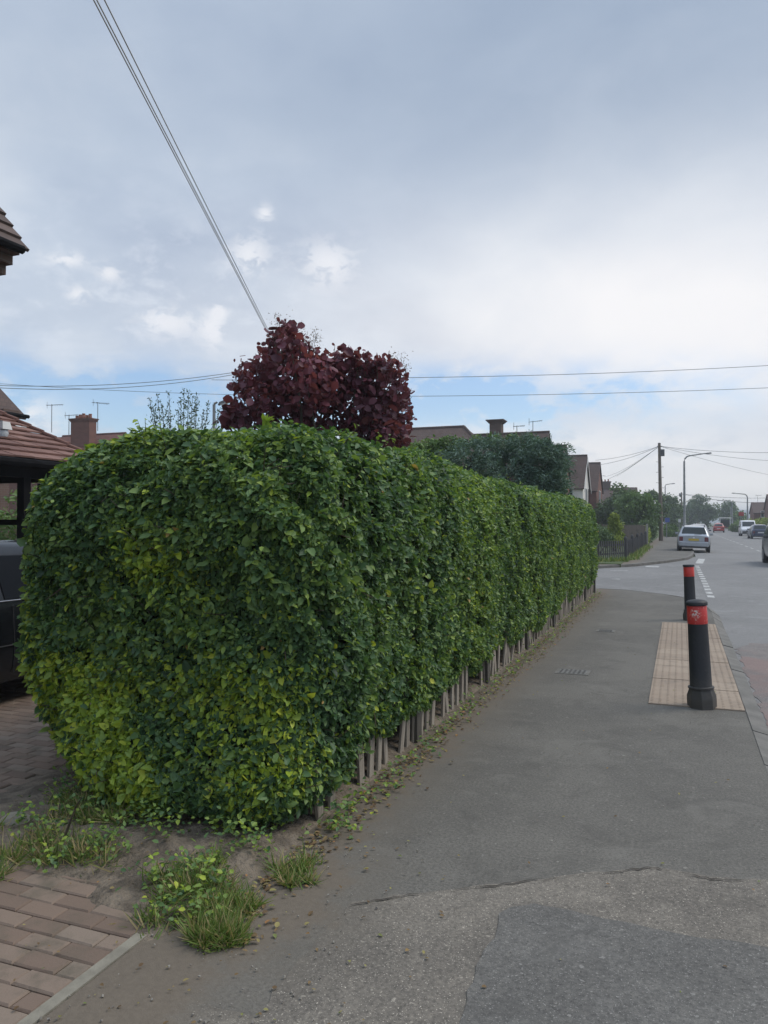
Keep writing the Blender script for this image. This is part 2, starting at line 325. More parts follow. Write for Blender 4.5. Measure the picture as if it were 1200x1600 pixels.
class MB:
    def __init__(s): s.v = []; s.f = []; s.t = []
    def add(s, vs, fs, tint=.5):
        k = len(s.v); s.v += [tuple(v) for v in vs]
        for f in fs: s.f.append([i+k for i in f]); s.t.append(tint)
        return s
    def box(s, c, d, rz=0, mtx=None, tint=.5, taper=1.):
        x, y, z = d[0]/2, d[1]/2, d[2]/2; T = taper
        vs = [(-x, -y, -z), (x, -y, -z), (x, y, -z), (-x, y, -z), (-x*T, -y*T, z), (x*T, -y*T, z), (x*T, y*T, z), (-x*T, y*T, z)]
        m = Matrix.Translation(c) @ (mtx.to_4x4() if mtx is not None else Matrix.Rotation(rz, 4, 'Z'))
        return s.add([m @ Vector(v) for v in vs], [(0, 3, 2, 1), (4, 5, 6, 7), (0, 1, 5, 4), (1, 2, 6, 5), (2, 3, 7, 6), (3, 0, 4, 7)], tint)
    def b2(s, x0, x1, y0, y1, z0, z1, tint=.5):
        return s.box(((x0+x1)/2, (y0+y1)/2, (z0+z1)/2), (x1-x0, y1-y0, z1-z0), tint=tint)
    def tube(s, pts, rad, n=8, cap=True, tint=.5):
        pts = [Vector(p) for p in pts]
        if not hasattr(rad, '__len__'): rad = [rad]*len(pts)
        rings = []; up = Vector((0, 0, 1))
        for i, p in enumerate(pts):
            d = (pts[min(i+1, len(pts)-1)]-pts[max(i-1, 0)]).normalized()
            a = d.cross(up if abs(d.z) < .95 else Vector((1, 0, 0))).normalized(); b = d.cross(a)
            rings.append([p+(a*math.cos(2*PI*k/n)+b*math.sin(2*PI*k/n))*rad[i] for k in range(n)])
        vs = [v for r in rings for v in r]; fs = []
        for i in range(len(pts)-1):
            for k in range(n): fs.append((i*n+k, i*n+(k+1) % n, (i+1)*n+(k+1) % n, (i+1)*n+k))
        if cap: fs.append(tuple(range(n))[::-1]); fs.append(tuple(range((len(pts)-1)*n, len(pts)*n)))
        return s.add(vs, fs, tint)
    def lathe(s, prof, n=20, mtx=None, tint=.5):
        vs = []; fs = []
        for r, z in prof:
            for k in range(n): vs.append(Vector((r*math.cos(2*PI*k/n), r*math.sin(2*PI*k/n), z)))
        for i in range(len(prof)-1):
            for k in range(n): fs.append((i*n+k, i*n+(k+1) % n, (i+1)*n+(k+1) % n, (i+1)*n+k))
        fs.append(tuple(range(n))[::-1]); fs.append(tuple(range((len(prof)-1)*n, len(prof)*n)))
        if mtx is not None: vs = [mtx @ v for v in vs]
        return s.add(vs, fs, tint)
    def prism(s, poly, z0, z1, tint=.5):
        n = len(poly); vs = [(x, y, z0) for x, y in poly]+[(x, y, z1) for x, y in poly]
        return s.add(vs, [tuple(range(n))[::-1], tuple(range(n, 2*n))]+[(i, (i+1) % n, n+(i+1) % n, n+i) for i in range(n)], tint)
    def slab(s, quad, th, tint=.5):
        q = [Vector(p) for p in quad]; nn = (q[1]-q[0]).cross(q[-1]-q[0]).normalized()*th; n = len(q)
        return s.add(q+[p-nn for p in q], [tuple(range(n)), tuple(range(n, 2*n))[::-1]]+[(i, n+i, n+(i+1) % n, (i+1) % n) for i in range(n)], tint)
    def build(s, name, mat, parent=None, smooth=False, world=False, bevel=0, ang=40):
        me = bpy.data.meshes.new(name); me.from_pydata(s.v, [], s.f); me.materials.append(mat)
        a = me.attributes.new('tint', 'FLOAT', 'FACE'); a.data.foreach_set('value', s.t)
        o = bpy.data.objects.new(name, me); COL.objects.link(o)
        me.update()
        if smooth:
            me.polygons.foreach_set('use_smooth', [True]*len(me.polygons))
            try: me.set_sharp_from_angle(angle=R(ang))
            except Exception: pass
        if bevel:
            b = o.modifiers.new('bevel', 'BEVEL'); b.width = bevel; b.segments = 2; b.limit_method = 'ANGLE'
        attach(o, parent, world); return o
def npmesh(name, V, F4, tint, mat, parent=None, world=False):
    "big quad mesh from arrays"
    me = bpy.data.meshes.new(name); nv = len(V); nf = len(F4)
    me.vertices.add(nv); me.vertices.foreach_set('co', V.astype(np.float32).ravel())
    me.loops.add(nf*4); me.loops.foreach_set('vertex_index', F4.astype(np.int32).ravel())
    me.polygons.add(nf); me.polygons.foreach_set('loop_start', np.arange(0, nf*4, 4, dtype=np.int32))
    a = me.attributes.new('tint', 'FLOAT', 'FACE'); a.data.foreach_set('value', tint.astype(np.float32))
    me.materials.append(mat); me.update(calc_edges=True)
    o = bpy.data.objects.new(name, me); COL.objects.link(o); attach(o, parent, world); return o
def unit(a): return a/np.maximum(np.linalg.norm(a, axis=1, keepdims=True), 1e-9)
OVATE = np.array([(0, 0, 0), (.28, .5, .16), (.68, .40, .16), (1, 0, -.06), (.68, -.40, .16), (.28, -.5, .16)])
ROUND = np.array([(0, 0, 0), (.35, .46, .10), (.80, .42, .10), (1, 0, 0), (.80, -.42, .10), (.35, -.46, .10)])
BLADE = np.array([(0, .5, 0), (.45, .45, .0), (1, .02, -.25), (1, -.02, -.25), (.45, -.45, .0), (0, -.5, 0)])
def leafmesh(name, P, N, A, L, Wd, tint, mat, parent=None, world=False, tmpl=OVATE):
    "one folded two-quad leaf per point: P base, N face normal, A axis"
    n = len(P); A = unit(A - N*np.sum(A*N, 1, keepdims=True)); B = np.cross(N, A)
    T = tmpl[None]; V = P[:, None]+A[:, None]*(T[..., 0:1]*L[:, None, None])+B[:, None]*(T[..., 1:2]*Wd[:, None, None])+N[:, None]*(T[..., 2:3]*Wd[:, None, None])
    k = (np.arange(n)*6)[:, None]
    F = np.concatenate([k+np.array([[0, 1, 2, 3]]), k+np.array([[0, 3, 4, 5]])], 1).reshape(-1, 4)
    if tmpl is BLADE: F = np.concatenate([k+np.array([[0, 1, 4, 5]]), k+np.array([[1, 2, 3, 4]])], 1).reshape(-1, 4)
    return npmesh(name, V.reshape(-1, 3), F, np.repeat(tint, 2), mat, parent, world)
def rdir(n):
    return unit(rng.normal(size=(n, 3)))
_ks = rng.normal(size=(14, 3)); _ph = rng.uniform(0, 6.28, 14)
def wob(P, f=1.):
    "smooth pseudo-noise in about -1..1"
    s = 0
    for k, p in zip(_ks, _ph): s = s+np.sin((P*f) @ k*1.7+p)
    return s/5.
def copy_tree(o, parent=None):
    c = o.copy(); COL.objects.link(c)
    if parent is not None: c.parent = parent
    for ch in list(o.children): copy_tree(ch, c)
    return c
def struct(o): o['kind'] = 'structure'; return o

# ------------------------------------------------------------------ SETTING: ground, roads, pavements
RZ = -.10                                   # road level; pavement tops are 0
def shift(y): return 0 if y < 100 else .00052*(y-100)**2
def kerbx(y): return .53+.2*min(1, max(0, (y-17)/23))+shift(y)
struct(MB().add([(-1400, -1400, -.16), (1400, -1400, -.16), (1400, 1400, -.16), (-1400, 1400, -.16)], [(0, 1, 2, 3)]).build('ground', M['base']))
ys = [-25]+[float(y) for y in range(-15, 320, 5)]
def strip(name, fa, fb, z, mat, yy=ys):
    mb = MB()
    for a, b in zip(yy[:-1], yy[1:]): mb.add([(fa(a), a, z), (fb(a), a, z), (fb(b), b, z), (fa(b), b, z)], [(0, 1, 2, 3)])
    return struct(mb.build(name, mat))
strip('main_road', lambda y: kerbx(y)+.0, lambda y: 8.45+shift(y), RZ, M['road'])
SIDE = [(-70, 19.7), (-2.2, 19.7), (-1.2, 19.6), (.03, 18.3), (.48, 17.0), (.60, 15.6), (.8, 15.6), (.8, 42), (.62, 40.9), (.35, 38), (-.56, 34.6), (-1.6, 31.6), (-3.1, 29.3), (-5, 28.8), (-70, 28.8)]
struct(MB().prism([(x, y) for x, y in SIDE], RZ-.03, RZ-.004).build('side_road', M['side']))
NEARP = [(-1.98, -8), (.53, -8), (.53, 15.4), (.42, 16.9), (-.06, 18.3), (-1.25, 19.5), (-2.2, 19.6), (-4.3, 19.6), (-4.3, 18.7), (-1.98, 18.7)]
struct(MB().prism(NEARP, -.14, 0).build('near_pavement', M['pave']))
FARP = [(-70, 28.95), (-5, 28.95), (-3.2, 29.45), (-1.75, 31.7), (-.72, 34.7), (.2, 38), (.45, 40.9)]+[(kerbx(y)-.13, y) for y in range(45, 311, 10)]+[(-2.1+shift(y), y) for y in range(305, 44, -10)]+[(-2.1, 33.6), (-3.6, 31.0), (-70, 30.8)]
struct(MB().prism(FARP, -.14, 0).build('far_pavement', M['pave']))
def bandstrip(name, f0, f1, mat, z=0.):
    mb = MB()
    for a, b in zip(ys[:-1], ys[1:]):
        mb.prism([(f0(a), a), (f1(a), a), (f1(b), b), (f0(b), b)], -.14, z)
    return struct(mb.build(name, mat))
bandstrip('right_pavement', lambda y: 8.6+shift(y), lambda y: 10.6+shift(y), M['pave'])
def kerbline(mb, pts, w=.13, seg=.9, splay=.0, nrm=1):
    "kerb stones along a polyline; top at 0, road side to the right of travel"
    P = [Vector((x, y, 0)) for x, y in pts]; d = [0]
    for a, b in zip(P[:-1], P[1:]): d.append(d[-1]+(b-a).length)
    def pt(s):
        for i in range(len(P)-1):
            if s <= d[i+1] or i == len(P)-2:
                u = (s-d[i])/max(1e-6, d[i+1]-d[i]); return P[i].lerp(P[i+1], u), (P[i+1]-P[i]).normalized()
    s = 0; k = 0
    while s < d[-1]-.05:
        e = min(s+seg, d[-1]); (a, da), (b, db) = pt(s+.006), pt(e-.006)
        na = Vector((da.y, -da.x, 0))*w; nb = Vector((db.y, -db.x, 0))*w; j = random.uniform(-.004, .005)
        q = [a, b, b+nb, a+na]; zs = [.004+j, .004+j, -splay+j, -splay+j]
        vs = [(p.x, p.y, -.14) for p in q]+[(p.x, p.y, z) for p, z in zip(q, zs)]
        mb.add(vs, [(0, 3, 2, 1), (4, 5, 6, 7), (0, 1, 5, 4), (1, 2, 6, 5), (2, 3, 7, 6), (3, 0, 4, 7)]); s = e
kb = MB()
kerbline(kb, [(.53, -8), (.53, 4.0)], .12, .9, .01)
kerbline(kb, [(.53, 4.0), (.53, 12.6)], .125, .9, .025)
kerbline(kb, [(.53, 12.6), (.53, 15.4), (.42, 16.9), (-.06, 18.3), (-1.25, 19.5), (-2.2, 19.6), (-4.3, 19.6)], .14, .9, .08)
kerbline(kb, [(-60, 28.95), (-5, 28.95), (-3.2, 29.45), (-1.75, 31.7), (-.72, 34.7), (.2, 38), (.45, 40.9)]+[(kerbx(y)-.13, y) for y in range(45, 311, 10)], .13, .9, .005)
kerbline(kb, [(8.6+shift(y), y) for y in range(310, -20, -10)], .13, .9, .005)
struct(kb.build('kerb', M['concrete']))

def ragged(pts, step=.05, amp=.012, seed=1):
    r = random.Random(seed); out = []
    for (x0, y0), (x1, y1) in zip(pts, pts[1:]+pts[:1]):
        n = max(1, int(math.hypot(x1-x0, y1-y0)/step))
        for i in range(n):
            u = i/n; out.append((x0+(x1-x0)*u+r.uniform(-amp, amp), y0+(y1-y0)*u+r.uniform(-amp, amp)))
    return out
def gpoly(pix): return [tuple(gp(x, y)[:2]) for x, y in pix]
old = gpoly([(548, 1412), (640, 1398), (720, 1388), (830, 1376), (930, 1364), (1022, 1355), (1060, 1362), (1110, 1372), (1198, 1376)])
old = old+[(.50, old[-1][1]), (.50, .6), (-1.93, .6), (-1.93, 2.2), (-1.6, 2.25)]+gpoly([(400, 1590), (470, 1500)])
struct(MB().prism(ragged(old, .06, .012, 3), -.02, .004).build('worn_pavement_patch', M['pave_old']))
new = gpoly([(718, 1600), (745, 1510), (772, 1468), (782, 1432), (800, 1420), (835, 1416), (930, 1434), (1060, 1462), (1198, 1482)])
new = new+[(.49, new[-1][1]), (.49, .6), (new[0][0]-.05, .6)]
struct(MB().prism(ragged(new, .05, .008, 5), -.01, .009).build('dark_pavement_patch', M['pave_patch']))
# open joint along the edge of the worn area
cr = MB(); cpts = [gp(x, y, .0105) for x, y in [(548, 1412), (640, 1398), (720, 1388), (830, 1376), (930, 1364), (1022, 1355), (1060, 1362), (1110, 1372), (1198, 1376)]]
fine = []
for a, b in zip(cpts[:-1], cpts[1:]):
    for i in range(8): fine.append(a.lerp(b, i/8)+Vector((random.uniform(-.006, .006), random.uniform(-.012, .012), 0)))
fine.append(cpts[-1])
for i, (a, b) in enumerate(zip(fine[:-1], fine[1:])):
    w0, w1 = [max(.0008, .0022+.0028*math.sin(j*.37)+.0015*math.sin(j*1.7)) for j in (i, i+1)]
    cr.add([a+Vector((0, -w0, 0)), b+Vector((0, -w1, 0)), b+Vector((0, w1, 0)), a+Vector((0, w0, 0))], [(0, 1, 2, 3)])
struct(cr.build('pavement_crack', pm('crack_dirt', (.04, .034, .028), (.06, .05, .04), 20, .95, 0)))
# red worn surfacing on the road at the crossing
redp = [(.68, 4.0), (.70, 9.0), (.72, 11.6), (.95, 12.2), (1.6, 12.4), (3.5, 12.3), (6.0, 12.5), (8.3, 12.4), (8.3, 5.0), (8.3, -4), (.70, -4)]
struct(MB().prism(ragged(redp, .12, .035, 9), RZ-.02, RZ+.004).build('red_crossing_surface', M['redroad']))
# markings
ml = MB()
def dash(a, b, wd, z=RZ+.0045):
    a = Vector((*a, 0)); b = Vector((*b, 0)); n = (b-a).normalized(); s = Vector((-n.y, n.x, 0))*wd/2
    poly = ragged([(p.x, p.y) for p in (a-s, b-s, b+s, a+s)], .12, .006, int(a.y*10) % 97)
    ml.add([(x, y, z) for x, y in poly], [tuple(range(len(poly)))])
y = 32.0
for k in range(22):
    dash((4.4+shift(y), y), (4.4+shift(y+2.2), y+2.2), .11); y += 4.5 if y < 100 else 6
gs = [gp(1111.5, 934, RZ), gp(1088, 882, RZ)]
ln_ = (gs[1]-gs[0]).length; dv_ = (gs[1]-gs[0]).normalized()
for k in range(int(ln_)):
    p = gs[0]+dv_*k; q = p+dv_*.55; dash((p.x, p.y), (q.x, q.y), .15)
a, b = gp(1084, 876, RZ), gp(1076, 869, RZ)
dash((.75, 34.6), (.95, 39), .3)
for q in [(-1.0, 31.6)]: dash((q[0]-.25, q[1]), (q[0]+.25, q[1]), .8)
for (x0, y0), (x1, y1) in [((954, 892), (981, 892)), ((955, 905), (969, 905))]:
    p, q = gp(x0, y0, RZ), gp(x1, y1, RZ); dash((p.x, p.y), (q.x, q.y), .16)
struct(ml.build('road_markings', M['line']))

# block paved drive: every paver a slightly uneven block of the one surface
pv = MB()
def paver(x0, x1, y0, y1, z, tint):
    g = .0025; tl = [random.uniform(-.0016, .0016) for _ in range(4)]; c = .007
    x0 += g; x1 -= g; y0 += g; y1 -= g
    vs = [(x0, y0, -.05), (x1, y0, -.05), (x1, y1, -.05), (x0, y1, -.05), (x0, y0, z-c), (x1, y0, z-c), (x1, y1, z-c), (x0, y1, z-c),
          (x0+c, y0+c, z+tl[0]), (x1-c, y0+c, z+tl[1]), (x1-c, y1-c, z+tl[2]), (x0+c, y1-c, z+tl[3])]
    pv.add(vs, [(8, 9, 10, 11), (0, 1, 5, 4), (1, 2, 6, 5), (2, 3, 7, 6), (3, 0, 4, 7), (4, 5, 9, 8), (5, 6, 10, 9), (6, 7, 11, 10), (7, 4, 8, 11)], tint)
row = 0; yy_ = .7
while yy_ < 8.8:
    x = -2.04-.0 if row % 2 == 0 else -2.04+.0
    first = .1 if row % 2 else .2
    x1 = -2.04; wdt = first
    while x1 > -8.5:
        x0 = x1-wdt
        if not (x1 > -3.75 and yy_ > 3.15): paver(x0, x1, yy_, yy_+.1, random.gauss(.0, .0016), random.random())
        x1 = x0; wdt = .2
    yy_ += .1; row += 1
struct(pv.build('block_paved_drive', M['brickpave']))
struct(MB().b2(-40, -2.0, -8, 19.6, -.15, -.012).build('garden_soil_base', M['soil']))
eg = MB(); yy_ = -2.
while yy_ < 2.55: eg.b2(-2.035, -1.985, yy_, min(yy_+.91, 2.62), -.1, .006+random.uniform(-.003, .003)); yy_ += .915
struct(eg.build('concrete_edging', M['edging']))
# soil bank under the hedge
def soil_z(x, y):
    e = min((x+(4.3 if y < 3.2 else 3.95))/.35, (-1.80-x)/.14, (y-2.52-.12*math.sin(x*4)-.05*math.sin(x*17+1))/.5)+.10*math.sin(x*13+y*7)*math.sin(y*11-x*4)
    if e <= 0: return -.03
    e = min(1, e); return -.02+.07*e*(1 if y > 3.2 else .75)+.012*math.sin(x*23+y*9)*math.sin(y*19-x*5)*e
sb = MB(); nx, ny = 46, 150; xs = [-4.4+2.66*i/nx for i in range(nx+1)]; yv = [2.45+(18.75-2.45)*(j/ny)**1.6 for j in range(ny+1)]
sb.add([(x, y, soil_z(x, y)) for y in yv for x in xs], [(j*(nx+1)+i, j*(nx+1)+i+1, (j+1)*(nx+1)+i+1, (j+1)*(nx+1)+i) for j in range(ny) for i in range(nx)])
struct(sb.build('hedge_bed_soil', M['soil'], smooth=True))
struct(MB().b2(-40, -2.12, 30.82, 52.5, -.15, .03).build('corner_garden', M['lawn']))
struct(MB().b2(-40, -2.12, 52.5, 300, -.15, .02).build('garden_grass', M['lawn']))
struct(MB().b2(10.62, 60, -20, 300, -.15, .02).build('right_verge', M['lawn']))

# tactile crossing slabs
tp = MB(); X0, Y0 = -.275, 7.36
for r_ in range(15):
    for c_ in range(2):
        x0 = X0+c_*.4; y0 = Y0+r_*.4; tn = random.random(); z = .010+random.uniform(-.002, .003)
        tp.b2(x0+.003, x0+.397, y0+.003, y0+.397, -.05, z, tn)
        for i in range(6):
            for j in range(6):
                cx, cy = x0+.033+i*.0667, y0+.033+j*.0667; vs = []; n = 6
                for rr, h in ((.0165, 0), (.011, .0042)):
                    vs += [(cx+rr*math.cos(2*PI*k/n), cy+rr*math.sin(2*PI*k/n), z+h) for k in range(n)]
                tp.add(vs, [(k, (k+1) % n, n+(k+1) % n, n+k) for k in range(n)]+[tuple(range(n, 2*n))], tn)
struct(tp.build('tactile_paving', M['buff']))
# distant hills
hb = MB(); pts = []; n = 90
for i in range(n+1):
    a = R(-60+90*i/n); d = 950
    h = 15+3*math.sin(i*.31)+2*math.sin(i*.83+1)+1.2*math.sin(i*1.9)
    pts += [(d*math.sin(a), d*math.cos(a), -2), ((d+150)*math.sin(a), (d+150)*math.cos(a), h), ((d+350)*math.sin(a), (d+350)*math.cos(a), -2)]
hb.add(pts, [(i*3+k, i*3+3+k, i*3+4+k, i*3+1+k) for i in range(n) for k in (0, 1)])
struct(hb.build('hills', M['hill'], smooth=True))

# ------------------------------------------------------------------ HEDGE
HX0, HX1, HY0, HY1, HZ1 = -4.13, -1.80, 3.60, 18.65, 2.22
def hedge_surface(n, face, y0, y1):
    "random points on the clipped hedge's rounded surface with outward normals"
    r = .42
    z0 = .0
    if face == 'right':  P = np.stack([np.full(n, HX1), rng.uniform(y0, y1, n), rng.uniform(0, 1, n)], 1); P[:, 2] = (lambda bz: bz+P[:, 2]*(HZ1-bz))(np.interp(P[:, 1], [3.6, 4.2, 4.5, 4.75, 5.0, 5.5, 5.65, 5.8, 6.2, 6.35, 7.5, 19], [-.05, .0, .10, .04, .22, .25, .18, -.02, .04, .16, .16, .12])+.09*wob(P*np.array([0, 1, 0]), 2.2)+.09*wob(P*np.array([0, 1, 0]), 6.))
    elif face == 'left': P = np.stack([np.full(n, HX0), rng.uniform(y0, y1, n), rng.uniform(z0, HZ1, n)], 1)
    elif face == 'top':  P = np.stack([rng.uniform(HX0, HX1, n), rng.uniform(y0, y1, n), np.full(n, HZ1)], 1)
    elif face == 'front': P = np.stack([rng.uniform(HX0, HX1, n), np.full(n, HY0), rng.uniform(z0, HZ1, n)], 1)
    else: P = np.stack([rng.uniform(HX0, HX1, n), np.full(n, HY1), rng.uniform(.2, HZ1, n)], 1)
    wl, wf, wt, wr = 1.0, .50, .70, .36                    # corner radii: left, front, top, right
    zb = np.where(P[:, 1] < 4.3, .30, .46)
    lo = np.stack([np.full(n, HX0+wl), np.full(n, HY0+wf), zb], 1); hi = np.array([HX1-wr, HY1-.5, HZ1-wt])
    Q = np.clip(P, lo, hi); D = P-Q
    rv = np.stack([np.where(D[:, 0] < 0, wl, wr), np.where(D[:, 1] < 0, wf, .5), np.where(D[:, 2] < 0, np.where(P[:, 1] < 4.3, .27, .34), wt)], 1)
    U = unit(D/rv); S_ = Q+U*rv; N = unit(U/rv)
    S_ = S_+N*(.045*wob(S_, 1.7)+.022*wob(S_[:, ::-1], 5.)+.012*wob(S_, 11.))[:, None]
    fk = np.clip((.62-S_[:, 2])/.62, 0, 1)*np.clip((4.5-S_[:, 1])/.5, 0, 1); S_[:, 1] -= .36*fk*np.clip((S_[:, 0]+4.0)/.9, 0, 1)*np.where(S_[:, 2] > .12, 1, .9)
    # clipped profile leans in a little towards the foot on the left and front, and sags along its length
    k = np.clip((.75-S_[:, 2])/.75, 0, 1)
    S_[:, 0] += np.where(S_[:, 0] < -3.0, .50*k**1.2*np.clip((-2.9-S_[:, 0])/.9, 0, 1), 0)
    S_[:, 2] -= .085*np.clip((S_[:, 1]-5)/6, 0, 1)*np.clip(S_[:, 2]-1, 0, 1)
    return S_, N
hedge = thing('privet_hedge', 'long clipped green privet hedge with rounded top beside the pavement', 'hedge', (-2.9, 11, 0))
parts_P, parts_N, parts_L, parts_t = [], [], [], []
for face, y0, y1, n, L in [('front', 0, 0, 58000, .034), ('left', 3.6, 5.2, 12000, .038), ('left', 5.2, 18.6, 5000, .07),
                           ('right', 3.6, 6, 52000, .032), ('right', 6, 9, 54000, .030), ('right', 9, 13, 52000, .031), ('right', 13, 18.65, 46000, .034),
                           ('top', 3.6, 6, 24000, .037), ('top', 6, 10, 24000, .038), ('top', 10, 18.65, 22000, .046), ('back', 0, 0, 3500, .06)]:
    P, N = hedge_surface(n, face, y0, y1)
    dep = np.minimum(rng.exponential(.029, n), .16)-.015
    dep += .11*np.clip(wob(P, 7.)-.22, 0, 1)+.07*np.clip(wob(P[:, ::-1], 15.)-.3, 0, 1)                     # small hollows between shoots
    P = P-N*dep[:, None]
    clump = wob(P, 3.1)
    tt = .33+.15*rng.normal(size=n)+.10*clump
    front = (P[:, 1] < 4.15)
    lowf = np.clip((1.0-P[:, 2])/.4, 0, 1)*np.where(front, np.interp(P[:, 0], [-3.2, -2.6, -2.0], [1.6, 1.2, .7]), .25*(P[:, 1] < 5.0))
    leftf = np.where(P[:, 0] < -3.85, .75, 0)*(P[:, 1] < 6)
    patch = np.exp(-((P[:, 0]+2.95)/.30)**2-((P[:, 2]-1.42)/.12)**2)*front*1.1+np.exp(-((P[:, 0]+3.45)/.3)**2-((P[:, 2]-2.15)/.12)**2)*.9
    mid = (.55*np.exp(-((P[:, 1]-7.0)/1.5)**2)*(.6+.6*wob(P, 1.3))+.32*np.clip((P[:, 1]-5.)/4, 0, 1))*(P[:, 0] > -2.3)+.25*np.clip((P[:, 1]-7)/3, 0, 1)*(P[:, 0] <= -2.3)
    limep = np.clip((lowf+leftf+patch)*(.42+.95*wob(P, 2.9)), 0, 1)
    lime = rng.random(n) < limep*.88
    tt = np.where(lime, rng.uniform(.58, .93, n), tt+mid*.2)
    odd = rng.random(n) < .005; tt = np.where(odd, rng.uniform(.82, .96, n), tt)
    brn = rng.random(n) < .0015; tt = np.where(brn, 1., tt)
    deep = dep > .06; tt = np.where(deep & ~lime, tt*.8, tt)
    parts_P.append(P); parts_N.append(N); parts_L.append(np.full(n, L)); parts_t.append(np.clip(tt, 0, 1))
P = np.concatenate(parts_P); N = np.concatenate(parts_N); L = np.concatenate(parts_L); T = np.concatenate(parts_t)
n = len(P); L = L*np.clip(rng.lognormal(0, .36, n), .4, 2.2)
LN = unit(N*.70+rdir(n)*.82+np.array([0, 0, .42])); AX = N*.35+rdir(n)*.9+np.array([0, 0, -.25])
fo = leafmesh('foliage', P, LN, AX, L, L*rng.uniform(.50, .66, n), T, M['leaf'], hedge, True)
# loose shoots standing out of the clipped surface
P2, N2, A2, L2, T2 = [], [], [], [], []
tw = MB()
for k in range(260):
    f = random.choice(['front', 'right', 'right', 'top', 'top', 'top'])
    a, b = (0, 0) if f == 'front' else (3.8, 12.)
    p, nn = hedge_surface(1, f, a, b); p = p[0]; nn = nn[0]
    d = unit((nn+rdir(1)[0]*.5+np.array([0, 0, .5]))[None])[0]; ln = random.uniform(.05, .13)
    tw.tube([p-d*.12, p+d*ln], [.003, .0015], 4)
    for j in range(5):
        q = p+d*ln*(j/4); ax = unit((rdir(1)[0]+d*.6)[None])[0]
        P2.append(q); N2.append(unit((d+rdir(1)[0]*.6)[None])[0]); A2.append(ax); L2.append(random.uniform(.03, .05)); T2.append(random.uniform(.4, .72))
for k in range(16):                                            # the tall soft shoot on top before the purple bush
    b_ = np.array(at(416, 5.6, py=676)); d = unit(np.array([[random.uniform(-.3, .5), 0, 1.]]))[0]
    P2.append(b_+np.array([0, 0, .09*random.random()])); N2.append(unit(rdir(1)+np.array([[0, -.8, .3]]))[0]); A2.append(d+rdir(1)[0]*.5); L2.append(random.uniform(.06, .085)); T2.append(random.uniform(.6, .75))
# bare grey twigs showing inside hollows and under the front edge
for k in range(420):
    f = random.choice(['front', 'right', 'right'])
    p, nn = hedge_surface(1, f, 3.7, 11.); p = p[0]-nn[0]*random.uniform(.03, .1); d = rdir(1)[0]
    tw.tube([p, p+d*random.uniform(.06, .2)], [.004, .002], 4)
for k in range(70):
    x = random.uniform(-3.6, -1.95); y = random.uniform(3.75, 4.5) if k < 30 else random.uniform(3.8, 17)
    if k >= 30: x = random.uniform(-2.3, -1.95)
    p = Vector((x, y, 0.0)); q = p+Vector((random.uniform(-.2, .2), random.uniform(-.15, .15), .55))
    tw.tube([p, p.lerp(q, .5)+Vector((random.uniform(-.04, .04), 0, 0)), q], [.016, .013, .009], 6)
leafmesh('loose_shoots', np.array(P2), np.array(N2), np.array(A2), np.array(L2), np.array(L2)*.55, np.array(T2), M['leaf'], hedge, True)
tw.build('twigs', M['twig'], hedge, True, True)['kind'] = 'stuff'
# inner mass of twigs: a lumpy closed body inside the leaves
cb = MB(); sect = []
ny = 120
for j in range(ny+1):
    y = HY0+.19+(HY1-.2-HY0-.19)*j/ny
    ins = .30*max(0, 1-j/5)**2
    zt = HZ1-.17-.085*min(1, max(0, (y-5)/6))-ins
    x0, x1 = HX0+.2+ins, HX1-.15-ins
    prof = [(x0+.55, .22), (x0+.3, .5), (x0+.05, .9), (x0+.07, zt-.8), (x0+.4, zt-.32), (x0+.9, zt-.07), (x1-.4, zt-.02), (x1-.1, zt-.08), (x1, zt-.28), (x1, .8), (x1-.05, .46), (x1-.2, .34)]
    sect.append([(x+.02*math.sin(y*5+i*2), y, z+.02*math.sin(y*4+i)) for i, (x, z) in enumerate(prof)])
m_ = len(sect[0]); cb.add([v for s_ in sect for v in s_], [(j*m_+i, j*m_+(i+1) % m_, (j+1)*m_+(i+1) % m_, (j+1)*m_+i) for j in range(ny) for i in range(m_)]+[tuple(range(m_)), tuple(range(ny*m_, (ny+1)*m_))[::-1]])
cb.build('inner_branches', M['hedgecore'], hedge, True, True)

# old picket fence standing under the hedge
pf = thing('picket_fence', 'old grey wooden picket fence half buried in the clipped hedge', 'fence', (-1.9, 11, 0))
y = 3.86; k = 0
skip = {2, 3, 8, 15, 22, 23, 24, 31, 36, 37, 46, 55, 61}
while y < 18.4 and k < 98:
    if k not in skip:
        lean = random.gauss(0, .085); tip = random.gauss(.02, .05)
        if k == 0: lean = .30; short = True
        m3 = Matrix.Rotation(tip, 3, 'Y') @ Matrix.Rotation(lean, 3, 'X')
        h = random.uniform(.46, .56) if k else .36; wd = random.uniform(.062, .078)
        mb = MB(); mb.box((0, 0, h/2), (.02, wd, h)); mb.v = [tuple(Vector((-1.868+random.gauss(0, .008)*0, y, .0)) + m3 @ Vector(v)) for v in mb.v]
        mb.build('picket', M['fencewood'], pf, False, True, .003)
    y += .148+random.gauss(0, .008); k += 1
for y in (5.50, 7.75, 9.95, 12.2, 14.4, 16.5, 18.4):
    MB().box((-1.88, y, .45), (.10, .11, .9)).build('fence_post', M['postwood'], pf, False, True, .005)
for z in (.42, .72):
    MB().box((-1.93, 11.3, z), (.035, 14.0, .07)).build('rail', M['postwood'], pf, False, True)

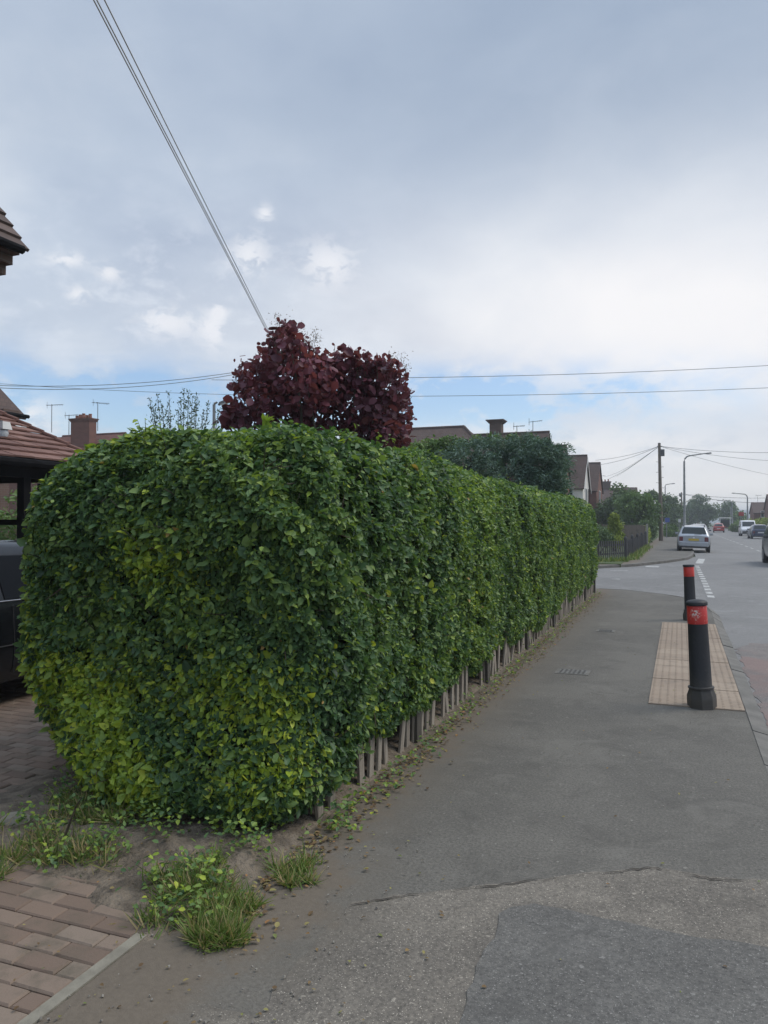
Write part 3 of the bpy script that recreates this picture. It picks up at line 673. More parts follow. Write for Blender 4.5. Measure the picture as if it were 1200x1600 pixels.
# ------------------------------------------------------------------ weeds, grass, litter (nobody could count these)
def grass_patch(name, label, spots, n, hmin, hmax, seed=0, dry=.12):
    P, N, A, L, T = [], [], [], [], []
    for (x, y, sx, sy, wgt) in spots:
        m = int(n*wgt); q = np.stack([rng.normal(x, sx, m), rng.normal(y, sy, m), np.zeros(m)], 1)
        q[:, 2] = [max(0, soil_z(a, b)) - .005 for a, b in q[:, :2]]
        d = rdir(m)*.75+np.array([0, 0, .8]); d = unit(d); d[:, 2] = np.abs(d[:, 2])
        s = rdir(m); nn = unit(np.cross(d, s))
        fall = np.exp(-((q[:, 0]-x)/(2*sx))**2-((q[:, 1]-y)/(2*sy))**2)
        P.append(q); A.append(d); N.append(nn); L.append(rng.uniform(hmin, hmax, m)*(.45+.55*fall)); T.append(np.where(rng.random(m) < dry, 1., rng.uniform(.1, .8, m)))
    P, N, A, L, T = map(np.concatenate, (P, N, A, L, T))
    o = leafmesh(name, P, N, A, L, np.full(len(P), .0055)*rng.uniform(.6, 1.5, len(P)), T, M['grass'], tmpl=BLADE)
    tag(o, label, 'grass', kind='stuff'); return o
c1 = gp(305, 1420); c2 = gp(460, 1370); c3 = gp(60, 1345); c4 = gp(330, 1465); c5 = gp(140, 1310)
def scatter(x0, x1, y0, y1, n, s0, s1):
    out = []
    for _ in range(n):
        q = gp(random.uniform(x0, x1), random.uniform(y0, y1)); k = random.uniform(s0, s1); out.append((q.x, q.y, k, k*random.uniform(.5, 1), 1/n*random.uniform(.4, 1.6)))
    return out
grass_patch('grass_tuft', 'rough green grass tuft at the hedge corner beside the brick paving',
            scatter(235, 375, 1355, 1455, 26, .02, .06)+scatter(300, 390, 1400, 1480, 10, .015, .04)+[(a, b, c, d, e*.22) for a, b, c, d, e in scatter(420, 485, 1350, 1385, 7, .012, .035)], 2300, .03, .15, dry=.25)
grass_patch('weed_grass', 'straggly weeds and grass at the left foot of the hedge',
            scatter(-10, 175, 1285, 1372, 24, .02, .06)+scatter(60, 190, 1235, 1300, 12, .02, .05), 1500, .03, .17, dry=.38)
def weeds(name, label, cs, n, spread, size, mat, cat='weeds'):
    P = []
    for c in cs: P.append(np.stack([rng.normal(c[0], spread, n), rng.normal(c[1], spread*.8, n), np.abs(rng.normal(.045, .04, n))+.01], 1))
    P = np.concatenate(P); P[:, 2] += np.array([max(0, soil_z(a, b)) for a, b in P[:, :2]]); m = len(P)
    o = leafmesh(name, P, unit(rdir(m)*.6+np.array([0, 0, .9])), rdir(m), rng.uniform(.6, 1.3, m)*size, rng.uniform(.5, .8, m)*size, np.clip(rng.normal(.5, .16, m), 0, .9), mat)
    return tag(o, label, cat, kind='stuff')
weeds('broadleaf_weeds', 'small broad leaved weeds growing on bare soil before the hedge', [tuple(gp(*q)[:2]) for q in [(150, 1330), (90, 1350), (250, 1390), (300, 1380), (330, 1400), (270, 1430), (370, 1330), (420, 1310), (45, 1300), (200, 1300), (120, 1290), (95, 1262), (140, 1255), (175, 1275), (230, 1300), (70, 1320), (170, 1345), (260, 1320), (350, 1310), (310, 1440), (400, 1345)]], 75, .065, .03, M['leaf'])
weeds('fence_weeds', 'little green weeds along the foot of the picket fence', [(-1.72+random.gauss(0, .04), 3.7+14.5*(k/34)**1.7) for k in range(34)], 26, .06, .032, M['leaf'])
# fallen leaves
nL = 1900; yl = 2.6+15.6*rng.random(nL)**1.6; xl = -1.80+np.abs(rng.normal(0, .11, nL))
Pl = np.stack([xl, yl, np.full(nL, .010)], 1)
n2 = 330; P2 = np.stack([rng.uniform(-3.6, -.9, n2), rng.uniform(1.6, 3.7, n2), np.full(n2, .012)], 1); P2[:, 2] += np.array([max(0, soil_z(a, b)) for a, b in P2[:, :2]])
n3_ = 130; P3 = np.stack([rng.uniform(-1.6, .35, n3_), rng.uniform(1.6, 16, n3_), np.full(n3_, .013)], 1)
Pl = np.concatenate([Pl, P2, P3]); m = len(Pl)
Ll = rng.uniform(.014, .038, m); Ll[-n3_-n2:] *= .65
o = leafmesh('fallen_leaves', Pl, unit(rdir(m)*.35+np.array([0, 0, 1.])), rdir(m), Ll, Ll*.6, rng.random(m), M['litter'])
tag(o, 'dry fallen leaves scattered along the fence and pavement', 'leaves', kind='stuff')
gr = MB()
for k in range(300):
    x = random.uniform(-1.7, .5); y = random.uniform(1.5, 9); s_ = random.uniform(.002, .0055)
    m3 = Matrix.Rotation(random.uniform(0, 6), 3, Vector(rdir(1)[0]))
    gr.box((x, y, .009+s_*.3), (s_*1.3, s_, s_*.7), mtx=m3)
for k in range(160):
    x = random.uniform(-2, -1.2); y = random.uniform(1.6, 4); s_ = random.uniform(.003, .008)
    gr.box((x, y, .008+s_*.3), (s_*1.3, s_, s_*.7), mtx=Matrix.Rotation(random.uniform(0, 6), 3, Vector(rdir(1)[0])))
o = gr.build('loose_grit', pm('pale_grit', (.30, .28, .24), (.2, .18, .16), 30, .9, 0)); tag(o, 'pale grit and tiny stones lying loose on the pavement', 'grit', kind='stuff')
# sticks, rubble
st = tag(MB().tube([gp(100, 1310, .06), gp(118, 1262, .22), gp(128, 1245, .33)], [.006, .005, .003], 6).build('dead_stalk', M['twig'], smooth=True), 'bent pale dead stalk leaning against the left foot of hedge', 'stalk')
stn = gp(25, 1290)
for dxy, lab, s_ in (((0, 0), 'flat pale stone lying in weeds at left foot of hedge', .12), ((-.10, -.12), 'smaller pale broken stone in front of the flat one', .09)):
    mb = MB(); n_ = 9; vs = []
    for zz_, k_ in ((-.02, 1), (.035, .92), (.055, .6)):
        vs += [(math.cos(2*PI*i/n_)*s_*k_*(1+.2*math.sin(i*2.3)), math.sin(2*PI*i/n_)*s_*.7*k_*(1+.2*math.cos(i*1.7)), zz_) for i in range(n_)]
    mb.add(vs, [(r_*n_+i, r_*n_+(i+1) % n_, (r_+1)*n_+(i+1) % n_, (r_+1)*n_+i) for r_ in (0, 1) for i in range(n_)]+[tuple(range(2*n_, 3*n_))])
    o = mb.build('stone', M['edging']); o.location = (stn.x+dxy[0], stn.y+dxy[1], 0); tag(o, lab, 'stone')
# covers in the pavement
for (px, py, sx, sy, lab) in ((895, 1050, .36, .30, 'rectangular iron cover set in the pavement halfway along hedge'), (946, 986, .28, .24, 'smaller iron cover in the pavement farther along the hedge')):
    c = gp(px, py); th = thing('inspection_cover', lab, 'cover', (c.x, c.y, 0), 0)
    MB().b2(-sx/2, sx/2, -sy/2, sy/2, -.03, .004).build('cover_frame', M['concrete'], th)
    mb = MB(); mb.b2(-sx/2+.03, sx/2-.03, -sy/2+.03, sy/2-.03, -.02, .006)
    for i in range(6):
        for j in range(5): mb.box((-sx/2+.06+i*(sx-.12)/5, -sy/2+.055+j*(sy-.11)/4, .007), (.02, .016, .006), .6 if (i+j) % 2 else -.6)
    mb.build('lid', M['iron'], th)

# ------------------------------------------------------------------ BOLLARDS
def bollard(label, loc, band, tilt, s=1.0, dome=True):
    th = thing('bollard', label, 'bollard', loc, 0, 'black bollards by the crossing'); th.rotation_euler = (tilt[0], tilt[1], 0); th.scale = (s, s, s)
    MB().lathe([(.126, -.03), (.128, .05), (.127, .10), (.108, .152), (.106, .165)], 8).build('base', M['black'], th, True, ang=20, bevel=.004)
    MB().lathe([(.112, .166), (.114, .172), (.112, .182), (.098, .186), (.0955, .195), (.086, .755)], 28).build('post', M['black'], th, True)
    MB().lathe([(.0868, .756), (.0875, .76), (.0865, .918), (.085, .92)], 28).build('reflective_band', band, th, True)
    MB().lathe([(.086, .921), (.0945, .925), (.0955, .945), (.090, .957), (.070, .968 if dome else .960), (.035, .975 if dome else .961), (.004, .977 if dome else .961)], 28).build('cap', M['black'], th, True)
    return th
b1 = gp(1097, 1105); bollard('black bollard with scuffed pale marks on its red band, nearest on tactile slabs', (b1.x, b1.y, .01), M['redscuff'], (0, R(-2.6)), .97)
b2_ = gp(1079.5, 969); bollard('black bollard with clean bright red band at far end of tactile slabs', (b2_.x, b2_.y, .0), M['redband'], (0, R(-2.0)), .97, False)

# ------------------------------------------------------------------ TREES AND SHRUBS
def crown_pts(blobs, n, inner=.55):
    vol = np.array([b[1][0]*b[1][1]*b[1][2] for b in blobs])**(2/3); ks = rng.choice(len(blobs), n, p=vol/vol.sum())
    C = np.array([b[0] for b in blobs])[ks]; E = np.array([b[1] for b in blobs])[ks]
    u = rdir(n); rr = (inner**3+(1-inner**3)*rng.random(n))**(1/3)*np.where(rng.random(n) < .12, 1.28, 1)
    return C+u*E*rr[:, None], u, ks
def foliage(name, blobs, n, size, mat, parent, wid=.6, inner=.55, tmpl=OVATE, droop=0., tj=.16):
    P, u, ks = crown_pts(blobs, n, inner)
    bt = rng.normal(0, .10, len(blobs))[ks]
    N = unit(u*.6+rdir(n)*.8+np.array([0, 0, .3])); A = rdir(n)+u*.4+np.array([0, 0, -droop])
    L = size*np.clip(rng.lognormal(0, .3, n), .5, 2)
    T = np.clip(.45+bt+tj*rng.normal(size=n)+.1*u[:, 2], 0, 1)
    return leafmesh(name, P, N, A, L, L*wid, T, mat, parent, True, tmpl)
def limbs(base, tops, r0, wig=.15):
    mb = MB(); base = Vector(base)
    for tpt in tops:
        tpt = Vector(tpt); pts = [base]
        for i in (1, 2, 3):
            q = base.lerp(tpt, i/4); q.z = base.z+(tpt.z-base.z)*(i/4)**.8
            pts.append(q+Vector((random.uniform(-wig, wig), random.uniform(-wig, wig), 0)))
        pts.append(tpt); mb.tube(pts, [r0, r0*.8, r0*.55, r0*.35, r0*.12], 7)
    return mb
def blobcloud(c, ext, n, r, seed=0, flat=.8):
    rr = random.Random(seed); out = []
    for _ in range(n):
        while True:
            u = Vector((rr.uniform(-1, 1), rr.uniform(-1, 1), rr.uniform(-1, 1)))
            if u.length < 1: break
        k = r*rr.uniform(.6, 1.25); out.append(((c[0]+u.x*ext[0], c[1]+u.y*ext[1], c[2]+u.z*ext[2]), (k, k, k*flat)))
    return out
def tree(name, label, cat, base, h, w_, n, size, mat, seed, nb=26, r0=.12, low=.25, group=None, wid=.6, inner=.35):
    th = thing(name, label, cat, base, 0, group); x, y, z = base
    blobs = blobcloud((x, y, z+h*(low+1)/2), (w_*.38, w_*.38, h*(1-low)*.40), nb, w_*.17, seed)
    foliage('crown', blobs, n, size, mat, th, wid, inner)
    limbs((x, y, z-.1), [b[0] for b in blobs[::3]], r0).build('trunk', M['twig'], th, True, True)
    return th

# purple smoke bush behind the hedge
ZC = 10.0
def sb_at(px, py, dz_=0.): return tuple(at(px, ZC+dz_, py=py))
base = at(500, ZC, 0); sm = thing('smoke_bush', 'dark purple leaved smoke bush rising behind the hedge', 'bush', base)
blobs = []
for (px, py, r_) in [(400, 600, .34), (440, 590, .36), (480, 600, .38), (520, 590, .36), (560, 590, .34), (596, 604, .30), (604, 640, .30), (400, 640, .36), (450, 640, .36), (500, 640, .4), (550, 640, .4),
                     (590, 660, .32), (618, 664, .2), (610, 690, .25), (370, 650, .15), (352, 656, .10), (440, 545, .24), (470, 555, .20), (455, 530, .16), (430, 525, .10), (512, 580, .2), (505, 600, .26), (525, 572, .12), (528, 552, .05), (560, 560, .13), (600, 575, .17), (618, 580, .13), (415, 570, .18), (385, 590, .12), (444, 514, .11), (452, 530, .14), (432, 536, .12), (632, 660, .08), (480, 690, .35), (560, 690, .35), (620, 615, .18), (425, 555, .10), (580, 570, .12), (366, 640, .08)]:
    blobs.append((sb_at(px, py, random.uniform(-.5, .5)), (r_, r_, r_)))
foliage('foliage', blobs, 6200, .084, M['purple'], sm, .76, .1, ROUND, 0, .13)
limbs((base.x, base.y, 0), [b[0] for b in blobs[::2]], .045, .1).build('branches', M['postwood'], sm, True, True)
# upright shoots with single leaves
Pp, Np, Ap, Lp, Tp = [], [], [], [], []; sh = MB()
for (px, py, px0, py0) in [(436, 503, 440, 560), (450, 512, 455, 560), (465, 520, 470, 560), (523, 538, 520, 590), (553, 547, 560, 590), (562, 553, 566, 600), (600, 562, 603, 600), (620, 565, 615, 610), (424, 520, 436, 560), (356, 646, 385, 650), (346, 658, 375, 662), (646, 655, 615, 665), (372, 610, 395, 615), (484, 540, 478, 575), (630, 600, 610, 615)]+[(int(px), int(py), int(px+random.uniform(-8, 8)), int(py+32)) for px, py in [(395, 560), (408, 545), (420, 532), (505, 558), (535, 553), (545, 545), (575, 556), (588, 560), (610, 560), (632, 585), (638, 620), (366, 600), (362, 625), (446, 498), (455, 505), (475, 530), (492, 545)]]:
    a = Vector(sb_at(px0, py0)); b = Vector(sb_at(px, py)); sh.tube([a, b], [.006, .003], 5)
    for j in range(9):
        q = a.lerp(b, j/8); dd = rdir(1)[0]+np.array((b-a).normalized())*.6
        Pp.append(q); Ap.append(dd); Np.append(unit((rdir(1)+np.array([0, -.6, .3])))[0]); Lp.append(random.uniform(.055, .09)); Tp.append(random.uniform(.3, .9))
leafmesh('top_leaves', np.array(Pp), np.array(Np), np.array(Ap), np.array(Lp), np.array(Lp)*.75, np.array(Tp), M['purple'], sm, True, ROUND)
Pp = []
for (px, py, s_) in [(434, 498, .05), (462, 512, .07), (478, 526, .09), (488, 535, .07), (493, 522, .05), (500, 565, .05), (612, 556, .05), (628, 562, .06), (634, 575, .04)]:
    c = np.array(sb_at(px, py)); a = Vector(sb_at(px-6, py+45)); sh.tube([a, Vector(c)], [.004, .002], 4); Pp.append(c+rng.normal(size=(45, 3))*s_)
    for j in range(7): sh.tube([Vector(c)-Vector((0, 0, s_)), Vector(c+rng.normal(size=3)*s_)], [.002, .001], 3)
sh.build('shoots', M['twig'], sm, True, True)['kind'] = 'stuff'
Pp = np.concatenate(Pp); k = len(Pp); _pl = leafmesh('plumes', Pp, rdir(k), rdir(k), np.full(k, .02), np.full(k, .012), rng.random(k), M['plume'], sm, True); _pl['kind'] = 'stuff'

# slender grey-green tree shoots behind the hedge
base = at(285, 12.5, 0); eu = thing('sapling', 'pale grey green slim tree with upright shoots left of the purple bush', 'tree', base)
P_, A_, L_ = [], [], []; mb = MB()
mb.tube([base, base+Vector((0, 0, 2.2))], [.05, .035], 7)
for (px, py) in [(233, 622), (245, 617), (263, 612), (262, 640), (287, 606), (294, 612), (300, 620), (308, 618), (318, 640), (325, 628), (343, 638), (238, 635), (278, 640), (252, 630), (282, 622), (305, 630)]:
    tp_ = at(px, 12.5+random.uniform(-.3, .3), py=py); bt = Vector((base.x+(tp_.x-base.x)*.5, base.y+(tp_.y-base.y)*.5, 1.9)); mb.tube([bt, bt.lerp(tp_, .5), tp_], [.012, .008, .003], 5)
    for j in range(130):
        u = .3+.7*j/129; q = bt.lerp(tp_, u)+Vector(rng.normal(size=3)*.085*(1.2-u)); P_.append(q); A_.append(rdir(1)[0]+np.array([0, 0, .6])); L_.append(random.uniform(.035, .06))
k = len(P_); mb.build('trunk', M['twig'], eu, True, True); leafmesh('foliage', np.array(P_), rdir(k), np.array(A_), np.array(L_), np.array(L_)*.38, rng.random(k), M['euca'], eu, True)

# blue-green conifer: drooping sprays on tiered arms
base = at(800, 17.6, 0); cf = thing('blue_conifer', 'blue green spreading conifer with drooping sprays above hedge end', 'tree', base)
blobs = []; C_ = {}
for (px, py, r_) in [(700, 715, .42), (735, 700, .5), (775, 693, .48), (815, 690, .48), (842, 695, .42), (858, 700, .28), (866, 688, .16), (720, 740, .42), (760, 730, .5), (800, 735, .55), (840, 740, .5), (850, 740, .33), (690, 730, .3), (800, 765, .5), (850, 770, .4), (864, 712, .2), (745, 760, .4), (830, 705, .5), (790, 712, .5)]:
    blobs.append((tuple(at(px, 17.6+random.uniform(-.7, .7), py=py+15)), (r_, r_, r_*.7)))
n = 900; P, u, ks = crown_pts(blobs, n, .55); out_P, out_A, out_N, out_T = [], [], [], []
cen = np.array([base.x, base.y, 2.6])
for p, uu in zip(P, u):
    d = unit(((p-cen)*np.array([1, 1, .35])+rng.normal(size=3)*.25)[None])[0]; tn = rng.normal(.48, .16)
    for j in range(46):
        s_ = rng.random(); q = p+d*s_*.34+np.array([0, 0, -.16*s_**2])+rng.normal(size=3)*.045
        out_P.append(q); out_A.append(d+rng.normal(size=3)*.55+np.array([0, 0, -.35])); out_N.append(np.array([0, 0, 1.])+rng.normal(size=3)*.6); out_T.append(tn+rng.normal()*.12+.15*s_-.1)
k = len(out_P); L_ = rng.uniform(.055, .11, k)
leafmesh('foliage', np.array(out_P), unit(np.array(out_N)), np.array(out_A), L_, L_*.28, np.clip(np.array(out_T), 0, 1), M['bluegreen'], cf, True)
limbs((base.x, base.y, -.1), [b[0] for b in blobs], .11).build('trunk', M['twig'], cf, True, True)
def shrub(name, label, cat, spots, zc, n, size, mat, jit=.4, wid=.55, inner=.2, group=None, rscale=1):
    xs_ = [at(px, zc, 0) for px, py, r_ in spots]; b0 = sum(xs_, Vector())/len(xs_)
    th = thing(name, label, cat, b0, 0, group)
    bl = [(tuple(at(px, zc+random.uniform(-jit, jit), py=py)), (r_*rscale, r_*rscale, r_*.9*rscale)) for px, py, r_ in spots]
    foliage('crown', bl, n, size, mat, th, wid, inner); limbs((b0.x, b0.y, -.1), [b[0] for b in bl], .05).build('trunk', M['twig'], th, True, True)
    return th
shrub('garden_shrub', 'light green feathery shrub between purple bush and blue conifer', 'shrub', [(650, 708, .3), (675, 704, .35), (700, 698, .3), (720, 700, .25), (660, 724, .3), (690, 720, .3), (745, 690, .18), (770, 690, .2), (800, 690, .2), (830, 692, .2)], 19.5, 7000, .075, M['midgreen'])
shrub('garden_shrub', 'leafy green shrub rising at the far end behind the hedge', 'shrub', [(840, 752, .28), (858, 745, .3), (868, 738, .24), (874, 755, .22), (866, 765, .26), (850, 770, .3), (876, 726, .12)], 19.2, 5200, .07, M['midgreen'])
# garden beyond the side road
shrub('dark_shrub', 'low dark green shrub behind the black picket fence', 'shrub', [(930, 838, .5), (945, 842, .45), (938, 830, .35), (925, 846, .45)], 39, 2600, .10, M['fargreen'])
shrub('golden_conifer', 'yellow green rounded conifer in the corner garden', 'shrub', [(960, 806, .18), (959, 815, .32), (963, 824, .36), (957, 834, .4), (966, 838, .36), (960, 846, .42)], 42, 4500, .09, M['lime'])
tree('garden_tree', 'large dark green tree beside the far brick house', 'tree', tuple(at(962, 72, 0)), 5.5, 5.0, 7000, .22, M['fargreen'], 3, 34, .16, .02)
tree('garden_tree', 'greyish green arching tree right of the dark tree', 'tree', tuple(at(995, 66, 0)), 4.6, 4.2, 6000, .20, M['midgreen'], 8, 30, .12, .04)
shrub('garden_shrub', 'dark clipped shrub beside the telegraph pole foot', 'shrub', [(1008, 822, .55), (1018, 824, .5), (1003, 830, .6), (1014, 834, .6)], 60, 2600, .13, M['fargreen'])
tree('street_tree', 'dark pointed tree behind the telegraph pole', 'tree', tuple(at(1022, 95, 0)), 6.0, 3.6, 3500, .26, M['fargreen'], 11, 24, .15, .02)
tree('street_tree', 'dense roadside tree left of the road, behind the blue sign', 'tree', tuple(at(1046, 120, 0)), 6.0, 5.5, 4200, .30, M['fargreen'], 12, 26, .18, .0)
tree('street_tree', 'tall rounded tree behind the lamp column left of road', 'tree', tuple(at(1056, 165, 0)), 8.2, 6.0, 4200, .34, M['fargreen'], 14, 26, .2, .0)
tree('street_tree', 'small dark tree between the lamp column and bare pole', 'tree', tuple(at(1078, 190, 0)), 7.5, 6.5, 3800, .36, M['fargreen'], 15, 24, .2, .0)
tree('street_tree', 'broad dark tree where the road bends, left of the gap', 'tree', tuple(at(1101, 175, 0)), 8.4, 7.5, 5200, .34, M['fargreen'], 17, 30, .22, .0)
tree('street_tree', 'round dark tree right of the road behind bus shelter', 'tree', tuple(at(1142, 185, 0)), 6.8, 6.4, 4200, .34, M['fargreen'], 19, 26, .2, .0)
tree('street_tree', 'lower pale green tree behind the far street lamps', 'tree', tuple(at(1152, 165, 0)), 4.0, 5.4, 3000, .30, M['midgreen'], 22, 22, .16, .0)
shrub('roadside_bush', 'green garden bush in front of the right hand houses', 'shrub', [(1170, 821, .9), (1180, 820, .9), (1190, 819, 1.), (1199, 818, 1.), (1210, 818, 1.)], 112, 3600, .22, M['lime'], 1.)
shrub('roadside_bush', 'low bush by the kerb left of the white van', 'shrub', [(1150, 824, .8), (1155, 821, .9), (1146, 825, .7), (1161, 822, .8)], 128, 2400, .24, M['midgreen'], 1.)
shrub('roadside_bush', 'low weeds bush between the pole and parked silver car', 'shrub', [(1045, 834, .5), (1048, 828, .6), (1053, 832, .5), (1042, 828, .6)], 84, 1900, .2, M['midgreen'], 1.)
hd = thing('small_hedge', 'small clipped hedge against the foot of the telegraph pole', 'hedge', (-2.35, 60, 0))
bl = [((-2.4, y, .62), (.32, .8, .62)) for y in np.arange(54.4, 66, 1.)]
foliage('foliage', bl, 4200, .11, M['lime'], hd, .6, .6)
limbs((-2.4, 60, -.05), [b[0] for b in bl[::2]], .03, .05).build('stems', M['twig'], hd, True, True)
# dark back-garden hedge seen beneath the carport roof
bh = thing('back_hedge', 'dark back garden hedge seen through the black carport posts', 'hedge', (-12.5, 13.2, 0))
bl = blobcloud((-12.4, 13.3, 1.25), (3.6, .4, 1.35), 64, .55, 5)
foliage('foliage', bl, 10000, .10, M['midgreen'], bh, .6, .3)
limbs((-12.4, 13.3, -.05), [b[0] for b in bl[::3]], .03, .1).build('stems', M['twig'], bh, True, True)
# grass edge and flowers at the foot of the black picket fence
k = 2600; q = np.concatenate([np.stack([rng.uniform(-5, -2.0, 1200), 31.0+rng.normal(0, .12, 1200)+.0, np.zeros(1200)], 1), np.stack([-1.95+rng.normal(0, .12, 1400), rng.uniform(34.5, 53, 1400), np.zeros(1400)], 1)])
q[:1200, 1] = 31.5+(q[:1200, 0]+3.6)*1.1+rng.normal(0, .18, 1200)
o = leafmesh('verge_grass', q, rdir(k), rdir(k)*.5+np.array([0, 0, 1.]), rng.uniform(.1, .32, k), np.full(k, .03), rng.random(k), M['grass'], tmpl=BLADE)
tag(o, 'uncut grass along the foot of the black picket fence', 'grass', kind='stuff')

# ------------------------------------------------------------------ HOUSES
def window(par, c, wd, ht, nrm, bars=1):
    "frame and pane set in a wall; nrm: 'x+', 'y-', 'x-'"
    ax = nrm[0]; sg = 1 if nrm[1] == '+' else -1; fr = MB(); th_ = .05
    def bx(mb, du, dz, su, sz, off, t_=th_):
        if ax == 'x': mb.box((c[0]+sg*off, c[1]+du, c[2]+dz), (t_, su, sz))
        else: mb.box((c[0]+du, c[1]+sg*off, c[2]+dz), (su, t_, sz))
    b = .07
    bx(fr, 0, ht/2-b/2, wd, b, .03); bx(fr, 0, -ht/2+b/2, wd, b, .03)
    for s_ in (-1, 1): bx(fr, s_*(wd/2-b/2), 0, b, ht-2*b, .03)
    for i in range(1, bars+1): bx(fr, -wd/2+wd*i/(bars+1), 0, b*.8, ht-2*b, .029)
    f = fr.build('window', M['upvc'], par, False, True)
    pn = MB(); bx(pn, 0, 0, wd-2*b, ht-2*b, .012, .02); pn.build('pane', M['glass'], f)
    sl = MB(); bx(sl, 0, -ht/2-.03, wd+.1, .05, .06, .12); sl.build('sill', M['cpost'], f)
def gable_roof(mb, axis, a0, a1, b0, b1, eave, ridge, ov=.3, end=.15, th_=.10):
    "two pitched slabs; ridge runs along axis from a0 to a1"
    mid = (b0+b1)/2; k = (ridge-eave)/(mid-b0); zo = eave-ov*k
    def V(a, b, z): return (a, b, z) if axis == 'x' else (b, a, z)
    for bb, s_ in ((b0-ov, 1), (b1+ov, -1)):
        q = [V(a0-end, bb, zo), V(a1+end, bb, zo), V(a1+end, mid, ridge), V(a0-end, mid, ridge)]
        n_ = (Vector(q[1])-Vector(q[0])).cross(Vector(q[3])-Vector(q[0]))
        if n_.z < 0: q = q[::-1]
        q = [(p[0], p[1], p[2]+th_) for p in q]; mb.slab(q, th_)
    # ridge tiles
    mb.tube([V(a0-end, mid, ridge+th_-.01), V(a1+end, mid, ridge+th_-.01)], .085, 8)
def gable_walls(mb, axis, a0, a1, b0, b1, eave, ridge):
    mid = (b0+b1)/2
    def V(a, b, z): return (a, b, z) if axis == 'x' else (b, a, z)
    vs = []
    for a in (a0, a1): vs += [V(a, b0, -.1), V(a, b1, -.1), V(a, b1, eave), V(a, mid, ridge), V(a, b0, eave)]
    mb.add(vs, [(0, 1, 2, 3, 4), (5, 9, 8, 7, 6), (0, 4, 9, 5), (1, 6, 7, 2), (2, 7, 8, 3), (3, 8, 9, 4)])
def aerial(parent, base, h, fac=1., rz=.5, world=True):
    mb = MB(); b = Vector(base); tp_ = b+Vector((0, 0, h)); mb.tube([b, tp_], .022, 6)
    d = Vector((math.cos(rz), math.sin(rz), 0)); n_ = Vector((-d.y, d.x, 0))
    mb.tube([tp_-d*.35*fac+Vector((0, 0, -.08)), tp_+d*.75*fac+Vector((0, 0, .02))], .016, 5)
    for i in range(7):
        q = tp_+d*(-.3+i*.16)*fac+Vector((0, 0, -.05)); mb.tube([q-n_*.2*fac, q+n_*.2*fac], .011, 4)
    mb.tube([tp_-d*.3*fac+Vector((0, 0, -.28)), tp_-d*.3*fac+Vector((0, 0, .18))], .013, 4)
    return mb.build('aerial', M['greydark'], parent, False, world)
def chimney(par, c, sx, sy, z0, z1, pots=4, mat='brickbrown', flare=0.):
    mb = MB(); mb.b2(c[0]-sx/2, c[0]+sx/2, c[1]-sy/2, c[1]+sy/2, z0, z1-.22)
    for i in range(3):
        g = .04*(i+1)+flare*(i+1); mb.b2(c[0]-sx/2-g, c[0]+sx/2+g, c[1]-sy/2-g, c[1]+sy/2+g, z1-.22+i*.075, z1-.22+(i+1)*.075-.002)
    ch = mb.build('chimney', M[mat], par, False, True)
    for i in range(pots):
        u = (i+.5)/pots-.5; h = .25+.12*((i*7) % 3)/2
        MB().lathe([(.12, z1), (.10, z1+h*.8), (.12, z1+h*.85), (.11, z1+h)], 10, Matrix.Translation((c[0]+u*sx*.9 if sx > sy else c[0], c[1]+u*sy*.9 if sy >= sx else c[1], 0))).build('chimney_pot', M['pot'], ch, True)
    return ch

# nearest house, top left: only the corbelled eaves corner is in the picture
h1 = thing('brick_house', 'brick house at left edge with corbelled tiled eaves corner', 'house', (-11, 2, 0))
mb = MB(); gable_walls(mb, 'y', -4, 7.02, -14.0, -8.02, 5.02, 9.4)
for i in range(4):
    z0 = 4.62+i*.115; g = .07+.10*i; mb.b2(-8.02+.005, -8.02+g, 6.55, 7.22+.01*i, z0, z0+.113)
mb.build('wall', M['brickbrown'], h1, False, True)
rf = MB()
# stepped tile courses on the visible slope
nC = 26; x_e, z_e, x_r, z_r = -7.60, 5.02, -11.0, 9.45
for i in range(nC):
    u0, u1 = i/nC, (i+1)/nC+.012
    a0 = Vector((x_e+(x_r-x_e)*u0, 0, z_e+(z_r-z_e)*u0)); a1 = Vector((x_e+(x_r-x_e)*u1, 0, z_e+(z_r-z_e)*u1)); up = Vector((.035, 0, .028))
    rf.slab([(a0.x+up.x, -4.2, a0.z+up.z), (a0.x+up.x, 7.32+random.uniform(-.015, .015), a0.z+up.z), (a1.x, 7.32+random.uniform(-.015, .015), a1.z), (a1.x, -4.2, a1.z)], .04, random.random())
rf.slab([(-14.4, 7.3, 5.02), (-14.4, -4.2, 5.02), (-11, -4.2, 9.45), (-11, 7.3, 9.45)], .08)
rf.build('roof', M['tiledark'], h1, False, True)
bb = MB(); bb.slab([(-7.78, 7.20, 4.98), (-7.78, 7.24, 4.98), (-11, 7.24, 9.25), (-11, 7.20, 9.25)], .18); bb.build('bargeboard', M['blackmetal'], h1, False, True)
MB().tube([(-7.55, -4, 5.0), (-7.55, 7.2, 5.0)], .055, 8).build('gutter', M['blackmetal'], h1, True, True)
window(h1, (-8.02, 3.6, 3.9), 1.2, 1.1, 'x+'); window(h1, (-8.02, 3.6, 1.4), 1.4, 1.2, 'x+')
